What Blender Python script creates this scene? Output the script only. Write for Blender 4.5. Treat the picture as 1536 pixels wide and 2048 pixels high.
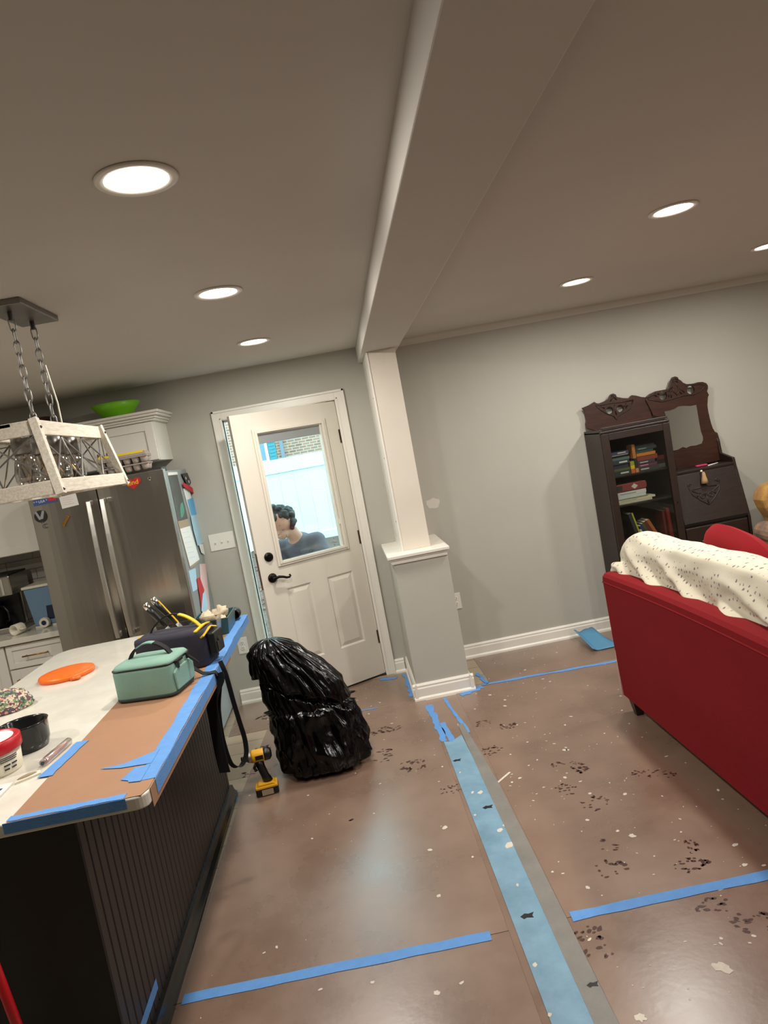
import bpy, math, random
from mathutils import Vector, Matrix, noise
random.seed(7)
for o in list(bpy.data.objects): bpy.data.objects.remove(o)
scene = bpy.context.scene
COL = scene.collection
PI = math.pi
# ------------------------------------------------------------------ camera
IW, IH, FPX = 1536, 2048, 1441.7
CAM = Vector((0, 0, 1.7066))
YAW, PITCH, ROLL = .048234, -.091102, -.183805
FW = Vector((math.sin(YAW)*math.cos(PITCH), math.cos(YAW)*math.cos(PITCH), math.sin(PITCH)))
r0 = Vector((math.cos(YAW), -math.sin(YAW), 0)); u0 = r0.cross(FW)
RT = math.cos(ROLL)*r0 + math.sin(ROLL)*u0
UP = -math.sin(ROLL)*r0 + math.cos(ROLL)*u0
cd = bpy.data.cameras.new('camera'); cam = bpy.data.objects.new('camera', cd); COL.objects.link(cam)
cd.sensor_fit = 'VERTICAL'; cd.sensor_height = 36; cd.sensor_width = 27; cd.lens = FPX/IH*36
cd.clip_start = .05; cd.clip_end = 200
cam.matrix_world = Matrix(((RT.x, UP.x, -FW.x, CAM.x), (RT.y, UP.y, -FW.y, CAM.y), (RT.z, UP.z, -FW.z, CAM.z), (0, 0, 0, 1)))
scene.camera = cam
def P(px, py, axis, val):
    """photo pixel -> point of that view ray on the plane axis = val"""
    d = FW*FPX + RT*(px-IW/2) - UP*(py-IH/2)
    return CAM + d*((val-CAM[axis])/d[axis])
# ------------------------------------------------------------------ world, light, exposure
w = bpy.data.worlds.new('overcast_sky'); scene.world = w; w.use_nodes = True
bg = w.node_tree.nodes['Background']; bg.inputs[0].default_value = (.62, .94, 1.0, 1); bg.inputs[1].default_value = 4.7
scene.view_settings.view_transform = 'Standard'; scene.view_settings.look = 'None'
scene.view_settings.gamma = 1; scene.view_settings.use_curve_mapping = False
scene.view_settings.exposure = 0.08
LAMP_W = 17.5
LAMP_COL = (1.0, .955, .89)
# ------------------------------------------------------------------ materials
def lin(h):
    h = h.lstrip('#'); c = [int(h[i:i+2], 16)/255 for i in (0, 2, 4)]
    return tuple(x/12.92 if x <= .04045 else ((x+.055)/1.055)**2.4 for x in c) + (1,)
MATS = {}
def mat(name, col, rough=.5, metal=0, var=None, bump=None, stretch=None, col2=None, emit=0, aniso=0, coat=0, sheen=0, rvar=0, spec=.5):
    """col2/var: procedural colour variation (noise scale, amount); bump: (scale, strength)"""
    if name in MATS: return MATS[name]
    m = bpy.data.materials.new(name); m.use_nodes = True; nt = m.node_tree; N = nt.nodes; L = nt.links
    b = N['Principled BSDF']
    b.inputs['Base Color'].default_value = lin(col); b.inputs['Roughness'].default_value = rough
    b.inputs['Metallic'].default_value = metal; b.inputs['Specular IOR Level'].default_value = spec
    if aniso:
        b.inputs['Anisotropic'].default_value = aniso; tg = N.new('ShaderNodeTangent'); tg.direction_type = 'RADIAL'; tg.axis = 'Z'; L.new(tg.outputs[0], b.inputs['Tangent'])
    if coat: b.inputs['Coat Weight'].default_value = coat; b.inputs['Coat Roughness'].default_value = .27
    if sheen: b.inputs['Sheen Weight'].default_value = sheen
    if emit: b.inputs['Emission Color'].default_value = lin(col); b.inputs['Emission Strength'].default_value = emit
    tc = N.new('ShaderNodeTexCoord'); mp = N.new('ShaderNodeMapping'); L.new(tc.outputs['Object'], mp.inputs[0])
    if stretch: mp.inputs['Scale'].default_value = stretch
    if var:
        n = N.new('ShaderNodeTexNoise'); n.inputs['Scale'].default_value = var[0]; n.inputs['Detail'].default_value = 6
        n.inputs['Roughness'].default_value = .6
        L.new(mp.outputs[0], n.inputs[0]); r = N.new('ShaderNodeValToRGB'); L.new(n.outputs[0], r.inputs[0])
        c = lin(col); c2 = lin(col2) if col2 else tuple(x*(1-var[1]) for x in c[:3])+(1,)
        r.color_ramp.elements[0].position = .32; r.color_ramp.elements[1].position = .68
        r.color_ramp.elements[0].color = c2; r.color_ramp.elements[1].color = c
        L.new(r.outputs[0], b.inputs['Base Color'])
        if rvar:
            mr = N.new('ShaderNodeMapRange'); L.new(n.outputs[0], mr.inputs[0]); mr.inputs[1].default_value = .3; mr.inputs[2].default_value = .7
            mr.inputs[3].default_value = rough-rvar; mr.inputs[4].default_value = rough+rvar; L.new(mr.outputs[0], b.inputs['Roughness'])
    if bump:
        n2 = N.new('ShaderNodeTexNoise'); n2.inputs['Scale'].default_value = bump[0]; n2.inputs['Detail'].default_value = 4
        L.new(mp.outputs[0], n2.inputs[0]); bp = N.new('ShaderNodeBump'); bp.inputs['Strength'].default_value = bump[1]; bp.inputs['Distance'].default_value = .01
        L.new(n2.outputs[0], bp.inputs['Height']); L.new(bp.outputs[0], b.inputs['Normal'])
    MATS[name] = m; return m
def glassy(name, tint=(1, 1, 1, 1), refl=.08, rough=.02):
    """thin pane: clear or tinted transparency with a fresnel reflection"""
    m = bpy.data.materials.new(name); m.use_nodes = True; nt = m.node_tree; N = nt.nodes; L = nt.links
    N.remove(N['Principled BSDF']); out = N['Material Output']
    t = N.new('ShaderNodeBsdfTransparent'); t.inputs[0].default_value = tint
    g = N.new('ShaderNodeBsdfGlossy'); g.inputs['Roughness'].default_value = rough
    lw = N.new('ShaderNodeLayerWeight'); lw.inputs[0].default_value = .35
    mr = N.new('ShaderNodeMapRange'); L.new(lw.outputs['Facing'], mr.inputs[0]); mr.inputs[3].default_value = refl; mr.inputs[4].default_value = min(1, refl*7)
    mx = N.new('ShaderNodeMixShader'); L.new(mr.outputs[0], mx.inputs[0]); L.new(t.outputs[0], mx.inputs[1]); L.new(g.outputs[0], mx.inputs[2])
    L.new(mx.outputs[0], out.inputs[0]); MATS[name] = m; return m
def brickmat():
    m = bpy.data.materials.new('far_brickwork'); m.use_nodes = True; N = m.node_tree.nodes; L = m.node_tree.links; b = N['Principled BSDF']
    tc = N.new('ShaderNodeTexCoord'); sx = N.new('ShaderNodeSeparateXYZ'); cx = N.new('ShaderNodeCombineXYZ')
    L.new(tc.outputs['Object'], sx.inputs[0]); L.new(sx.outputs[0], cx.inputs[0]); L.new(sx.outputs[2], cx.inputs[1])
    t = N.new('ShaderNodeTexBrick'); L.new(cx.outputs[0], t.inputs[0]); t.inputs['Scale'].default_value = 1
    t.inputs['Brick Width'].default_value = .30; t.inputs['Row Height'].default_value = .11; t.inputs['Mortar Size'].default_value = .014
    t.inputs['Color1'].default_value = lin('#a5806a'); t.inputs['Color2'].default_value = lin('#8a6655'); t.inputs['Mortar'].default_value = lin('#b9aea2')
    L.new(t.outputs[0], b.inputs['Base Color']); b.inputs['Roughness'].default_value = .9; return m
def plankmat():
    m = bpy.data.materials.new('vinyl_plank_floor'); m.use_nodes = True; N = m.node_tree.nodes; L = m.node_tree.links; b = N['Principled BSDF']
    tc = N.new('ShaderNodeTexCoord'); t = N.new('ShaderNodeTexBrick'); L.new(tc.outputs['Object'], t.inputs[0]); t.inputs['Scale'].default_value = 1
    t.inputs['Brick Width'].default_value = 1.2; t.inputs['Row Height'].default_value = .18; t.inputs['Mortar Size'].default_value = .003
    t.inputs['Color1'].default_value = lin('#a3957f'); t.inputs['Color2'].default_value = lin('#8f806b'); t.inputs['Mortar'].default_value = lin('#5a4f42')
    L.new(t.outputs[0], b.inputs['Base Color']); b.inputs['Roughness'].default_value = .45; return m
def knitmat():
    m = bpy.data.materials.new('multicolour_knit'); m.use_nodes = True; N = m.node_tree.nodes; L = m.node_tree.links; b = N['Principled BSDF']
    tc = N.new('ShaderNodeTexCoord'); v = N.new('ShaderNodeTexVoronoi'); v.inputs['Scale'].default_value = 150; L.new(tc.outputs['Object'], v.inputs[0])
    n = N.new('ShaderNodeTexNoise'); n.inputs['Scale'].default_value = 34; L.new(v.outputs['Position'], n.inputs[0])
    r = N.new('ShaderNodeValToRGB'); L.new(n.outputs[0], r.inputs[0]); e = r.color_ramp.elements
    r.color_ramp.interpolation = 'CONSTANT'; e[0].color = lin('#4f5a58'); e[1].position = .4; e[1].color = lin('#7f9a6c')
    for q, c in ((.46, '#e0c8b0'), (.52, '#7d4a5c'), (.58, '#56636a'), (.64, '#d59a7e')): k = e.new(q); k.color = lin(c)
    L.new(r.outputs[0], b.inputs['Base Color']); b.inputs['Roughness'].default_value = .95
    bp = N.new('ShaderNodeBump'); bp.inputs['Strength'].default_value = .8; bp.inputs['Distance'].default_value = .004; L.new(v.outputs['Distance'], bp.inputs['Height']); L.new(bp.outputs[0], b.inputs['Normal']); return m
def printmat(name, base, dot, scale=34, thr=.17):
    """fabric with small scattered printed marks"""
    m = bpy.data.materials.new(name); m.use_nodes = True; N = m.node_tree.nodes; L = m.node_tree.links; b = N['Principled BSDF']
    tc = N.new('ShaderNodeTexCoord'); mp = N.new('ShaderNodeMapping'); mp.inputs['Scale'].default_value = (.7, 1, 1); L.new(tc.outputs['Object'], mp.inputs[0])
    v = N.new('ShaderNodeTexVoronoi'); v.inputs['Scale'].default_value = scale; v.inputs['Randomness'].default_value = .55; L.new(mp.outputs[0], v.inputs[0])
    n = N.new('ShaderNodeTexNoise'); n.inputs['Scale'].default_value = 160; L.new(tc.outputs['Object'], n.inputs[0])
    ad = N.new('ShaderNodeMath'); ad.operation = 'MULTIPLY_ADD'; L.new(n.outputs[0], ad.inputs[0]); ad.inputs[1].default_value = .5; L.new(v.outputs['Distance'], ad.inputs[2])
    r = N.new('ShaderNodeValToRGB'); L.new(ad.outputs[0], r.inputs[0]); r.color_ramp.elements[0].position = thr+.22; r.color_ramp.elements[1].position = thr+.28
    r.color_ramp.elements[0].color = lin(dot); r.color_ramp.elements[1].color = lin(base); L.new(r.outputs[0], b.inputs['Base Color']); b.inputs['Roughness'].default_value = .9; return m
M = dict(
 wall=mat('greige_wall_paint', '#b4b1a6', .75, var=(3, .03), bump=(140, .05)),
 ceil=mat('matte_ceiling_paint', '#cbc6be', .9, var=(2, .03)),
 trim=mat('white_trim_paint', '#e6e1d6', .35, var=(9, .03)),
 door=mat('cream_door_paint', '#d9d2c4', .42, var=(5, .04)),
 prime=mat('primed_post_paint', '#d8cfc0', .7, var=(4, .05)),
 bronze=mat('oil_rubbed_bronze', '#120e0c', .32, .6),
 hingem=mat('worn_hinge_metal', '#6d5d4c', .5, .7, var=(60, .6)),
 rawwood=mat('raw_wood_edge', '#7a4b2c', .8, var=(30, .4)),
 strip=mat('black_weatherstrip', '#0d1313', .6),
 lens=mat('lamp_lens', '#fff6e8', .4, emit=14),
 lamptrim=mat('lamp_trim_white', '#e9e4da', .35),
 board=mat('brown_floor_board', '#876e5d', .31, var=(2.3, .2), col2='#71594a', rvar=.1, bump=(40, .05), coat=.7),
 counterboard=mat('brown_counter_board', '#9d7557', .7, var=(8, .07), bump=(90, .05)),
 wet=mat('wet_dark_stain', '#4a2d24', .33, var=(30, .4)),
 paint=mat('dried_white_paint', '#cfc5b6', .6, var=(60, .15)),
 tape=mat('blue_painters_tape', '#5a90ce', .7, var=(30, .12), bump=(220, .12)),
 tapedark=mat('blue_painters_tape_edge', '#4a8ad6', .7, var=(30, .12)),
 tapepale=mat('scuffed_pale_blue_tape', '#7a9db2', .45, var=(7, .1), col2='#64889c', bump=(60, .15)),
 duct=mat('grey_cloth_tape', '#7d7a72', .5, var=(9, .2), bump=(120, .15)),
 black=mat('black_satin', '#0b0a0a', .4), blackfab=mat('black_webbing', '#0c0c0e', .85, bump=(400, .2)),
 island=mat('espresso_bead_board', '#1d1714', .42, var=(20, .2), stretch=(1, 1, .1)),
 islandend=mat('black_island_panel', '#090707', .6, var=(10, .2)),
 toe=mat('dark_glossy_toe_trim', '#16191a', .16),
 quartz=mat('white_quartz', '#dcd8cb', .16, var=(7, .06), col2='#cfcabc'),
 white=mat('white_cabinet_paint', '#dedad0', .4, var=(6, .02)),
 brass=mat('brushed_brass', '#a87f3c', .3, .95),
 steel=mat('brushed_stainless', '#b3aea5', .24, .95, var=(3, .1), stretch=(1, 1, .07), aniso=.85, bump=(7, .3)),
 fridgeside=mat('grey_fridge_side', '#8d9190', .4, .2),
 chrome=mat('bright_chrome', '#d5d3ce', .14, 1),
 satin=mat('satin_steel', '#d2cec6', .3, .9), galv=mat('galvanised_metal', '#8c8a86', .38, .9, var=(20, .15)),
 dkmetal=mat('dark_grey_metal', '#4a4846', .4, .8),
 whitewash=mat('whitewashed_wood', '#cfc7b8', .75, var=(16, .2), col2='#b3a896', stretch=(8, 1, 8), bump=(60, .2)),
 green=mat('lime_green_plastic', '#7cc91c', .35), orange=mat('orange_plastic', '#e86a14', .35),
 mint=mat('mint_canvas', '#80a494', .9, var=(12, .08), bump=(500, .25)), mintdark=mat('damp_stained_canvas', '#3f4d49', .9, var=(30, .3)),
 navy=mat('charcoal_navy_canvas', '#2c2a35', .9, var=(14, .12), bump=(500, .25)),
 yellow=mat('yellow_nylon', '#e2b318', .6), toolyellow=mat('tool_yellow_plastic', '#e0a516', .4),
 teal=mat('dark_teal_plastic', '#234a4c', .35), rag=mat('beige_rag', '#cfbfa4', .95, var=(25, .15)),
 red=mat('red_upholstery', '#7f181d', .9, var=(40, .06), bump=(600, .3), spec=.15),
 redplastic=mat('red_plastic', '#b50f1c', .35), pill=mat('red_cushion_cloth', '#861a20', .9, bump=(500, .2), spec=.15),
 cream=mat('cream_plastic', '#e0d9c4', .4), paper=mat('white_paper', '#dcdad4', .8, var=(20, .04)),
 wood=mat('dark_mahogany', '#2a1a12', .45, var=(10, .35), col2='#1c110b', stretch=(1.2, 1.2, 12), bump=(40, .08)),
 woodmid=mat('reddish_mahogany', '#3e1f10', .42, var=(9, .3), col2='#2b150b', stretch=(1, 3, 9)),
 woodback=mat('cabinet_interior', '#15100d', .7), mirror=mat('mirror_silver', '#d8d8d4', .02, 1),
 bag=mat('black_bin_liner', '#040405', .2, bump=(30, .22), spec=.4),
 skin=mat('skin', '#c98f78', .55, var=(20, .08)), hair=mat('dark_curly_hair', '#332e2d', .6, var=(60, .5), bump=(60, .9)),
 tee=mat('charcoal_tee', '#5c5a66', .9, var=(18, .2)), jeans=mat('dark_denim', '#2b3442', .9, var=(40, .2)),
 vinyl=mat('white_vinyl_fence', '#d3e2e2', .5), mulch=mat('leaf_litter', '#5d4a3f', .95, var=(9, .5), bump=(30, .8)),
 leafm=mat('dry_leaf', '#7b5a48', .9, var=(20, .3)), shutter=mat('teal_shutter', '#3f8f9c', .6), sash=mat('white_window_sash', '#e3e6e2', .5),
 pipe=mat('grey_downspout', '#7c8594', .5), patio=mat('grey_concrete', '#9a978f', .9, var=(6, .1)),
 bluepaper=mat('blue_shop_paper', '#4f86a8', .7, var=(12, .08)), egg=mat('grey_moulded_pulp', '#a0948a', .95, var=(40, .1), bump=(150, .3)),
 labelY=mat('yellow_carton_label', '#e2c413', .6), leaf=mat('dark_green_leaf', '#1c2318', .5), basket=mat('brown_basket', '#4a2c18', .8, var=(30, .4)),
 pale=mat('pale_tile', '#a8a298', .35, var=(4, .12), stretch=(1, 1, 4)), grout=mat('tile_grout', '#8b867c', .9),
 bluewater=mat('blue_tinted_plastic', '#6c8aa4', .12), navyp=mat('dark_blue_filter', '#141c3c', .4),
 putty=mat('white_spackle', '#cfccc1', .85), tassel=mat('beige_tassel_fringe', '#b89468', .95, var=(80, .4), stretch=(1, 1, .1)),
 pink=mat('pink_plastic', '#a8345a', .4), ink=mat('dark_print_ink', '#2b2b30', .7), inkred=mat('red_print_ink', '#b3121f', .6), inkblue=mat('blue_print_ink', '#2d4a86', .6),
 gold=mat('yellow_print_ink', '#e8c02a', .6), photo=mat('dark_photo_print', '#4d4b42', .35, var=(14, .4), col2='#2f3431'), kraft=mat('kraft_card', '#9c8a70', .85),
 ltblue=mat('pale_blue_paper', '#a9c6d6', .8, var=(20, .08)), pinkpaper=mat('pale_pink_paper', '#d9b3ae', .8, var=(16, .12)), skyp=mat('sky_blue_paper', '#5f9fc8', .8),
 floralY=mat('yellow_floral_cloth', '#b98f3e', .9, var=(14, .4), col2='#8f6a45'), floralO=mat('patched_floral_cloth', '#9c7a5c', .9, var=(10, .5), col2='#5b514c'),
 socket=mat('socket_slot_dark', '#3a3732', .6), clearpl=glassy('clear_plastic', (.93, .86, .84, 1), .12, .1),
 pane=glassy('door_glass', (.93, .97, .97, 1), .035, .01), smoke=glassy('smoked_bulb_glass', (.62, .60, .57, 1), .16, .03), cabglass=glassy('bookcase_glass', (.86, .88, .86, 1), .04, .02),
 wetfilm=glassy('clear_bag_film', (.85, .83, .8, 1), .1, .15),
)
M['brick'] = brickmat(); M['plank'] = plankmat(); M['knit'] = knitmat()
M['quilt'] = printmat('cream_printed_blanket', '#c7bfaa', '#75606a', 38, .2)
def cmat(hexc, rough=.6):
    return mat('print_'+hexc.lstrip('#'), hexc, rough, var=(30, .12))
# ------------------------------------------------------------------ mesh builder
MW = {}
class MB:
    def __init__(s): s.v = []; s.f = []; s.M = Matrix(); s.mi = []; s.cur = 0
    def add(s, vs, fs):
        o = len(s.v); s.v += [s.M @ Vector(x) for x in vs]
        for f in fs: s.f.append([i+o for i in f]); s.mi.append(s.cur)
        return s
    def box(s, a, b):
        x0, y0, z0 = a; x1, y1, z1 = b
        return s.add([(x0,y0,z0),(x1,y0,z0),(x1,y1,z0),(x0,y1,z0),(x0,y0,z1),(x1,y0,z1),(x1,y1,z1),(x0,y1,z1)],
                     [(0,3,2,1),(4,5,6,7),(0,1,5,4),(1,2,6,5),(2,3,7,6),(3,0,4,7)])
    def hexa(s, bottom, top):
        return s.add(list(bottom)+list(top), [(3,2,1,0),(4,5,6,7),(0,1,5,4),(1,2,6,5),(2,3,7,6),(3,0,4,7)])
    def prism(s, poly, axis, a, b):
        """poly: 2d points in the two other axes (x,y,z order kept)"""
        def p(q, t):
            q = list(q); q.insert(axis, t); return q
        n = len(poly); ar = sum(poly[i][0]*poly[(i+1)%n][1]-poly[(i+1)%n][0]*poly[i][1] for i in range(n))
        if (ar < 0) != (axis == 1): poly = poly[::-1]
        vs = [p(q, a) for q in poly]+[p(q, b) for q in poly]
        fs = [tuple(range(n))[::-1], tuple(range(n, 2*n))]+[(i, (i+1)%n, n+(i+1)%n, n+i) for i in range(n)]
        return s.add(vs, fs)
    def lathe(s, prof, c=(0,0,0), n=24, axis='z', sq=None):
        vs = []; fs = []
        for r, h in prof:
            for k in range(n):
                t = 2*PI*k/n; x, y = r*math.cos(t), r*math.sin(t)
                if sq:
                    e = 2/sq; x = r*math.copysign(abs(math.cos(t))**e, math.cos(t)); y = r*math.copysign(abs(math.sin(t))**e, math.sin(t))
                q = {'z': (x, y, h), 'y': (x, h, -y), 'x': (h, x, y)}[axis]
                vs.append((q[0]+c[0], q[1]+c[1], q[2]+c[2]))
        m = len(prof)
        for i in range(m-1):
            for k in range(n): a = i*n+k; b = i*n+(k+1)%n; fs.append((a, b, b+n, a+n))
        if prof[0][0] > 1e-6: fs.append(tuple(range(n))[::-1])
        if prof[-1][0] > 1e-6: fs.append(tuple(range((m-1)*n, m*n)))
        return s.add(vs, fs)
    def tube(s, pts, r, n=8, closed=False, flat=None, wdir=None):
        """sweep along pts; flat=(w,t) with wdir: ribbon"""
        pts = [Vector(p) for p in pts]; m = len(pts); vs = []; fs = []
        rr = r if isinstance(r, (list, tuple)) else [r]*m; prev = None
        for i, p in enumerate(pts):
            a = pts[(i-1) % m] if (closed or i) else p; b = pts[(i+1) % m] if (closed or i < m-1) else p
            t = (b-a).normalized()
            if wdir is not None: u = Vector(wdir); u = (u-t*u.dot(t)).normalized()
            else:
                if prev is None: prev = Vector((0,0,1)) if abs(t.z) < .9 else Vector((1,0,0))
                u = (prev-t*prev.dot(t)).normalized(); prev = u
            v = t.cross(u)
            if flat:
                w, h = flat[0]/2, flat[1]/2
                vs += [p+u*w+v*h, p-u*w+v*h, p-u*w-v*h, p+u*w-v*h]
            else:
                vs += [p+(u*math.cos(2*PI*k/n)+v*math.sin(2*PI*k/n))*rr[i] for k in range(n)]
        if flat: n = 4
        for i in range(m if closed else m-1):
            j = (i+1) % m
            for k in range(n): fs.append((i*n+k, i*n+(k+1) % n, j*n+(k+1) % n, j*n+k))
        if not closed: fs += [tuple(range(n))[::-1], tuple(range((m-1)*n, m*n))]
        return s.add(vs, fs)
    def grid(s, rows, closed=False):
        m = len(rows); n = len(rows[0]); fs = []
        for i in range(m-1):
            for k in range(n if closed else n-1): fs.append((i*n+k, i*n+(k+1) % n, (i+1)*n+(k+1) % n, (i+1)*n+k))
        return s.add([p for r in rows for p in r], fs)
    def ball(s, c, r, n=12, m=8):
        if not isinstance(r, (tuple, list)): r = (r, r, r)
        vs = [(c[0], c[1], c[2]-r[2])]; fs = []
        for i in range(1, m):
            ph = -PI/2+PI*i/m
            for k in range(n): t = 2*PI*k/n; vs.append((c[0]+r[0]*math.cos(ph)*math.cos(t), c[1]+r[1]*math.cos(ph)*math.sin(t), c[2]+r[2]*math.sin(ph)))
        vs.append((c[0], c[1], c[2]+r[2])); L = len(vs)-1
        for k in range(n): fs.append((0, 1+(k+1) % n, 1+k)); fs.append((L, 1+(m-2)*n+k, 1+(m-2)*n+(k+1) % n))
        for i in range(m-2):
            for k in range(n): a = 1+i*n; fs.append((a+k, a+(k+1) % n, a+n+(k+1) % n, a+n+k))
        return s.add(vs, fs)
    def caps(s, a, b, ra, rb, n=12):
        """tapered capsule a->b"""
        a = Vector(a); b = Vector(b); d = (b-a).normalized(); L = (b-a).length
        q = d.to_track_quat('Z', 'Y').to_matrix().to_4x4(); old = s.M; s.M = old @ Matrix.Translation(a) @ q
        pr = [(ra*math.cos(t), ra*math.sin(t)) for t in (-PI/2+1e-4, -PI/3, -PI/6, 0)]+[(rb*math.cos(t), L+rb*math.sin(t)) for t in (0, PI/6, PI/3, PI/2-1e-4)]
        s.lathe(pr, n=n); s.M = old; return s
    def build(s, name, m, parent=None, local=False, smooth=False, bevel=0, seg=2, label=None, sub=0, kind=None, solid=0, wn=False):
        me = bpy.data.meshes.new(name); mw = MW.get(parent.name, Matrix()) if parent is not None else Matrix()
        vs = s.v
        if parent is not None and not local: inv = mw.inverted(); vs = [inv @ v for v in vs]
        loc = Vector((0,0,0))
        if parent is None and not local:
            xs = [v.x for v in vs]; ys = [v.y for v in vs]; zs = [v.z for v in vs]
            loc = Vector(((min(xs)+max(xs))/2, (min(ys)+max(ys))/2, min(zs))); vs = [v-loc for v in vs]
        me.from_pydata([tuple(v) for v in vs], [], s.f)
        ms = m if isinstance(m, (list, tuple)) else [m]
        for x in ms: me.materials.append(M[x] if isinstance(x, str) else x)
        for i, pl in enumerate(me.polygons):
            pl.material_index = s.mi[i]
            if smooth: pl.use_smooth = True
        me.validate(); o = bpy.data.objects.new(name, me); COL.objects.link(o); o.location = loc
        if parent is not None: o.parent = parent
        MW[o.name] = mw if parent is not None else Matrix.Translation(loc)
        if solid: k = o.modifiers.new('solid', 'SOLIDIFY'); k.thickness = solid; k.offset = 0
        if bevel: k = o.modifiers.new('bevel', 'BEVEL'); k.width = bevel; k.segments = seg; k.limit_method = 'ANGLE'; k.angle_limit = .6
        if sub: k = o.modifiers.new('sub', 'SUBSURF'); k.levels = sub; k.render_levels = sub
        if smooth is True and bevel: 
            pass
        if label: o['label'] = label
        if kind: o['kind'] = kind
        return o
def B(*boxes):
    m = MB()
    for a, b in boxes: m.box(a, b)
    return m
def tag(o, label, cat, group=None, kind=None):
    o['label'] = label; o['category'] = cat
    if group: o['group'] = group
    if kind: o['kind'] = kind
    return o
def thing(name, label, cat, loc=(0,0,0), rz=0, group=None, kind=None, rot=None):
    o = bpy.data.objects.new(name, None); COL.objects.link(o); o.empty_display_size = .05
    o.location = loc; o.rotation_euler = rot if rot else (0, 0, rz)
    MW[o.name] = Matrix.Translation(loc) @ o.rotation_euler.to_matrix().to_4x4()
    return tag(o, label, cat, group, kind)
def struct(name, label=None, loc=(0,0,0), rz=0):
    o = bpy.data.objects.new(name, None); COL.objects.link(o); o.empty_display_size = .05; o.location = loc; o.rotation_euler = (0,0,rz)
    MW[o.name] = Matrix.Translation(loc) @ Matrix.Rotation(rz, 4, 'Z'); o['kind'] = 'structure'
    if label: o['label'] = label
    return o
def ctree(o, parent=None):
    c = o.copy(); COL.objects.link(c); c.parent = parent
    for ch in o.children: ctree(ch, c)
    return c
def text(s, size, mw, m, name, parent, depth=.0004, extr=True):
    """lettering as a thin mesh; mw = world matrix of the text plane (x right, y up, z out)"""
    cu = bpy.data.curves.new('t', 'FONT'); cu.body = s; cu.size = size; cu.align_x = 'CENTER'; cu.align_y = 'CENTER'; cu.extrude = depth; cu.resolution_u = 3
    t = bpy.data.objects.new('t', cu); COL.objects.link(t); dg = bpy.context.evaluated_depsgraph_get(); dg.update()
    me = bpy.data.meshes.new_from_object(t.evaluated_get(dg)); bpy.data.objects.remove(t)
    me.transform(MW[parent.name].inverted() @ mw); me.materials.clear(); me.materials.append(M[m] if isinstance(m, str) else m)
    o = bpy.data.objects.new(name, me); COL.objects.link(o); o.parent = parent; MW[o.name] = MW[parent.name]; return o
def plane_mw(o, right, up):
    r = Vector(right).normalized(); u = Vector(up).normalized(); n = r.cross(u)
    return Matrix(((r.x, u.x, n.x, o[0]), (r.y, u.y, n.y, o[1]), (r.z, u.z, n.z, o[2]), (0, 0, 0, 1)))
def remesh(o, voxel=.01, smooth=4):
    k = o.modifiers.new('remesh', 'REMESH'); k.mode = 'VOXEL'; k.voxel_size = voxel; k.use_smooth_shade = True
    if smooth: k = o.modifiers.new('sm', 'SMOOTH'); k.iterations = smooth; k.factor = .5
    return o
def fbm(p, s=1): return noise.fractal(Vector(p)*s, .9, 2.0, 4)
# ================================================================== THE ROOM
D = 5.333; CH = 2.44; X0, X1, Y0 = -3.6, 4.6, -2.4
OX0, OX1, OZ = -.808, .068, 2.113          # rough door opening
fl = B(((X0-.1, Y0-.1, -.06), (X1+.1, D+.14, 0))).build('floor', 'plank'); fl['kind'] = 'structure'; fl['label'] = 'beige plank floor under the brown protection boards'
ce = B(((X0-.1, Y0-.1, CH), (X1+.1, D+.14, CH+.08))).build('ceiling', 'ceil'); ce['kind'] = 'structure'
wb = B(((X0-.1, D, 0), (OX0, D+.14, CH)), ((OX1, D, 0), (X1+.1, D+.14, CH)), ((OX0, D, OZ), (OX1, D+.14, CH))).build('wall_back', 'wall'); wb['kind'] = 'structure'
for nm, bx in (('wall_left', ((X0-.1, Y0, 0), (X0, D, CH))), ('wall_right', ((X1, Y0, 0), (X1+.1, D, CH))), ('wall_front', ((X0-.1, Y0-.1, 0), (X1+.1, Y0, CH)))):
    o = B(bx).build(nm, 'wall'); o['kind'] = 'structure'
# spackle patch on the wall beside the post (a flat smear)
c = P(866, 1006, 1, D-.0008); mb = MB(); ring = []
for k in range(28):
    t = 2*PI*k/28; r = .045*(1+.35*noise.noise(Vector((math.cos(t)*1.7, math.sin(t)*1.7, 3))))
    ring.append((c.x+r*1.15*math.cos(t), c.z+r*.8*math.sin(t)))
MB().prism(ring, 1, D-.0012, D-.0002).build('spackle_patch', 'putty', wb, label='dried white spackle smear')
# beam and column
bm = B(((.27, Y0, 2.322), (.525, D, CH))).build('ceiling_beam', 'ceil', bevel=.004); bm['kind'] = 'structure'; bm['label'] = 'long boxed ceiling beam running to the column'
col = struct('column', 'cream square post standing on a grey half wall pedestal', (.405, 4.66, 0))
B(((.225, 4.663, 0), (.585, D, .935))).build('pedestal', 'wall', col, bevel=.003)
mb = B(((.19, 4.635, .962), (.602, D, .986)), ((.2, 4.645, .95), (.592, D, .962)), ((.21, 4.652, .925), (.6-.016, D, .951)))
mb.build('ledge_cap', 'trim', col, bevel=.005)
B(((.306, 4.772, .986), (.496, D, 2.322))).build('post', 'prime', col, bevel=.002)
B(((.302, 4.768, .986), (.312, 4.79, 2.322)), ((.303, 4.79, .986), (.3065, D, 2.322))).build('corner_bead', 'trim', col)
for z in (1.19, 1.62, 2.02): MB().lathe([(.005, 0), (.004, -.002)], (.3, 4.8, z), 10, 'x').build('nail_hole', 'socket', col)
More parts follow.
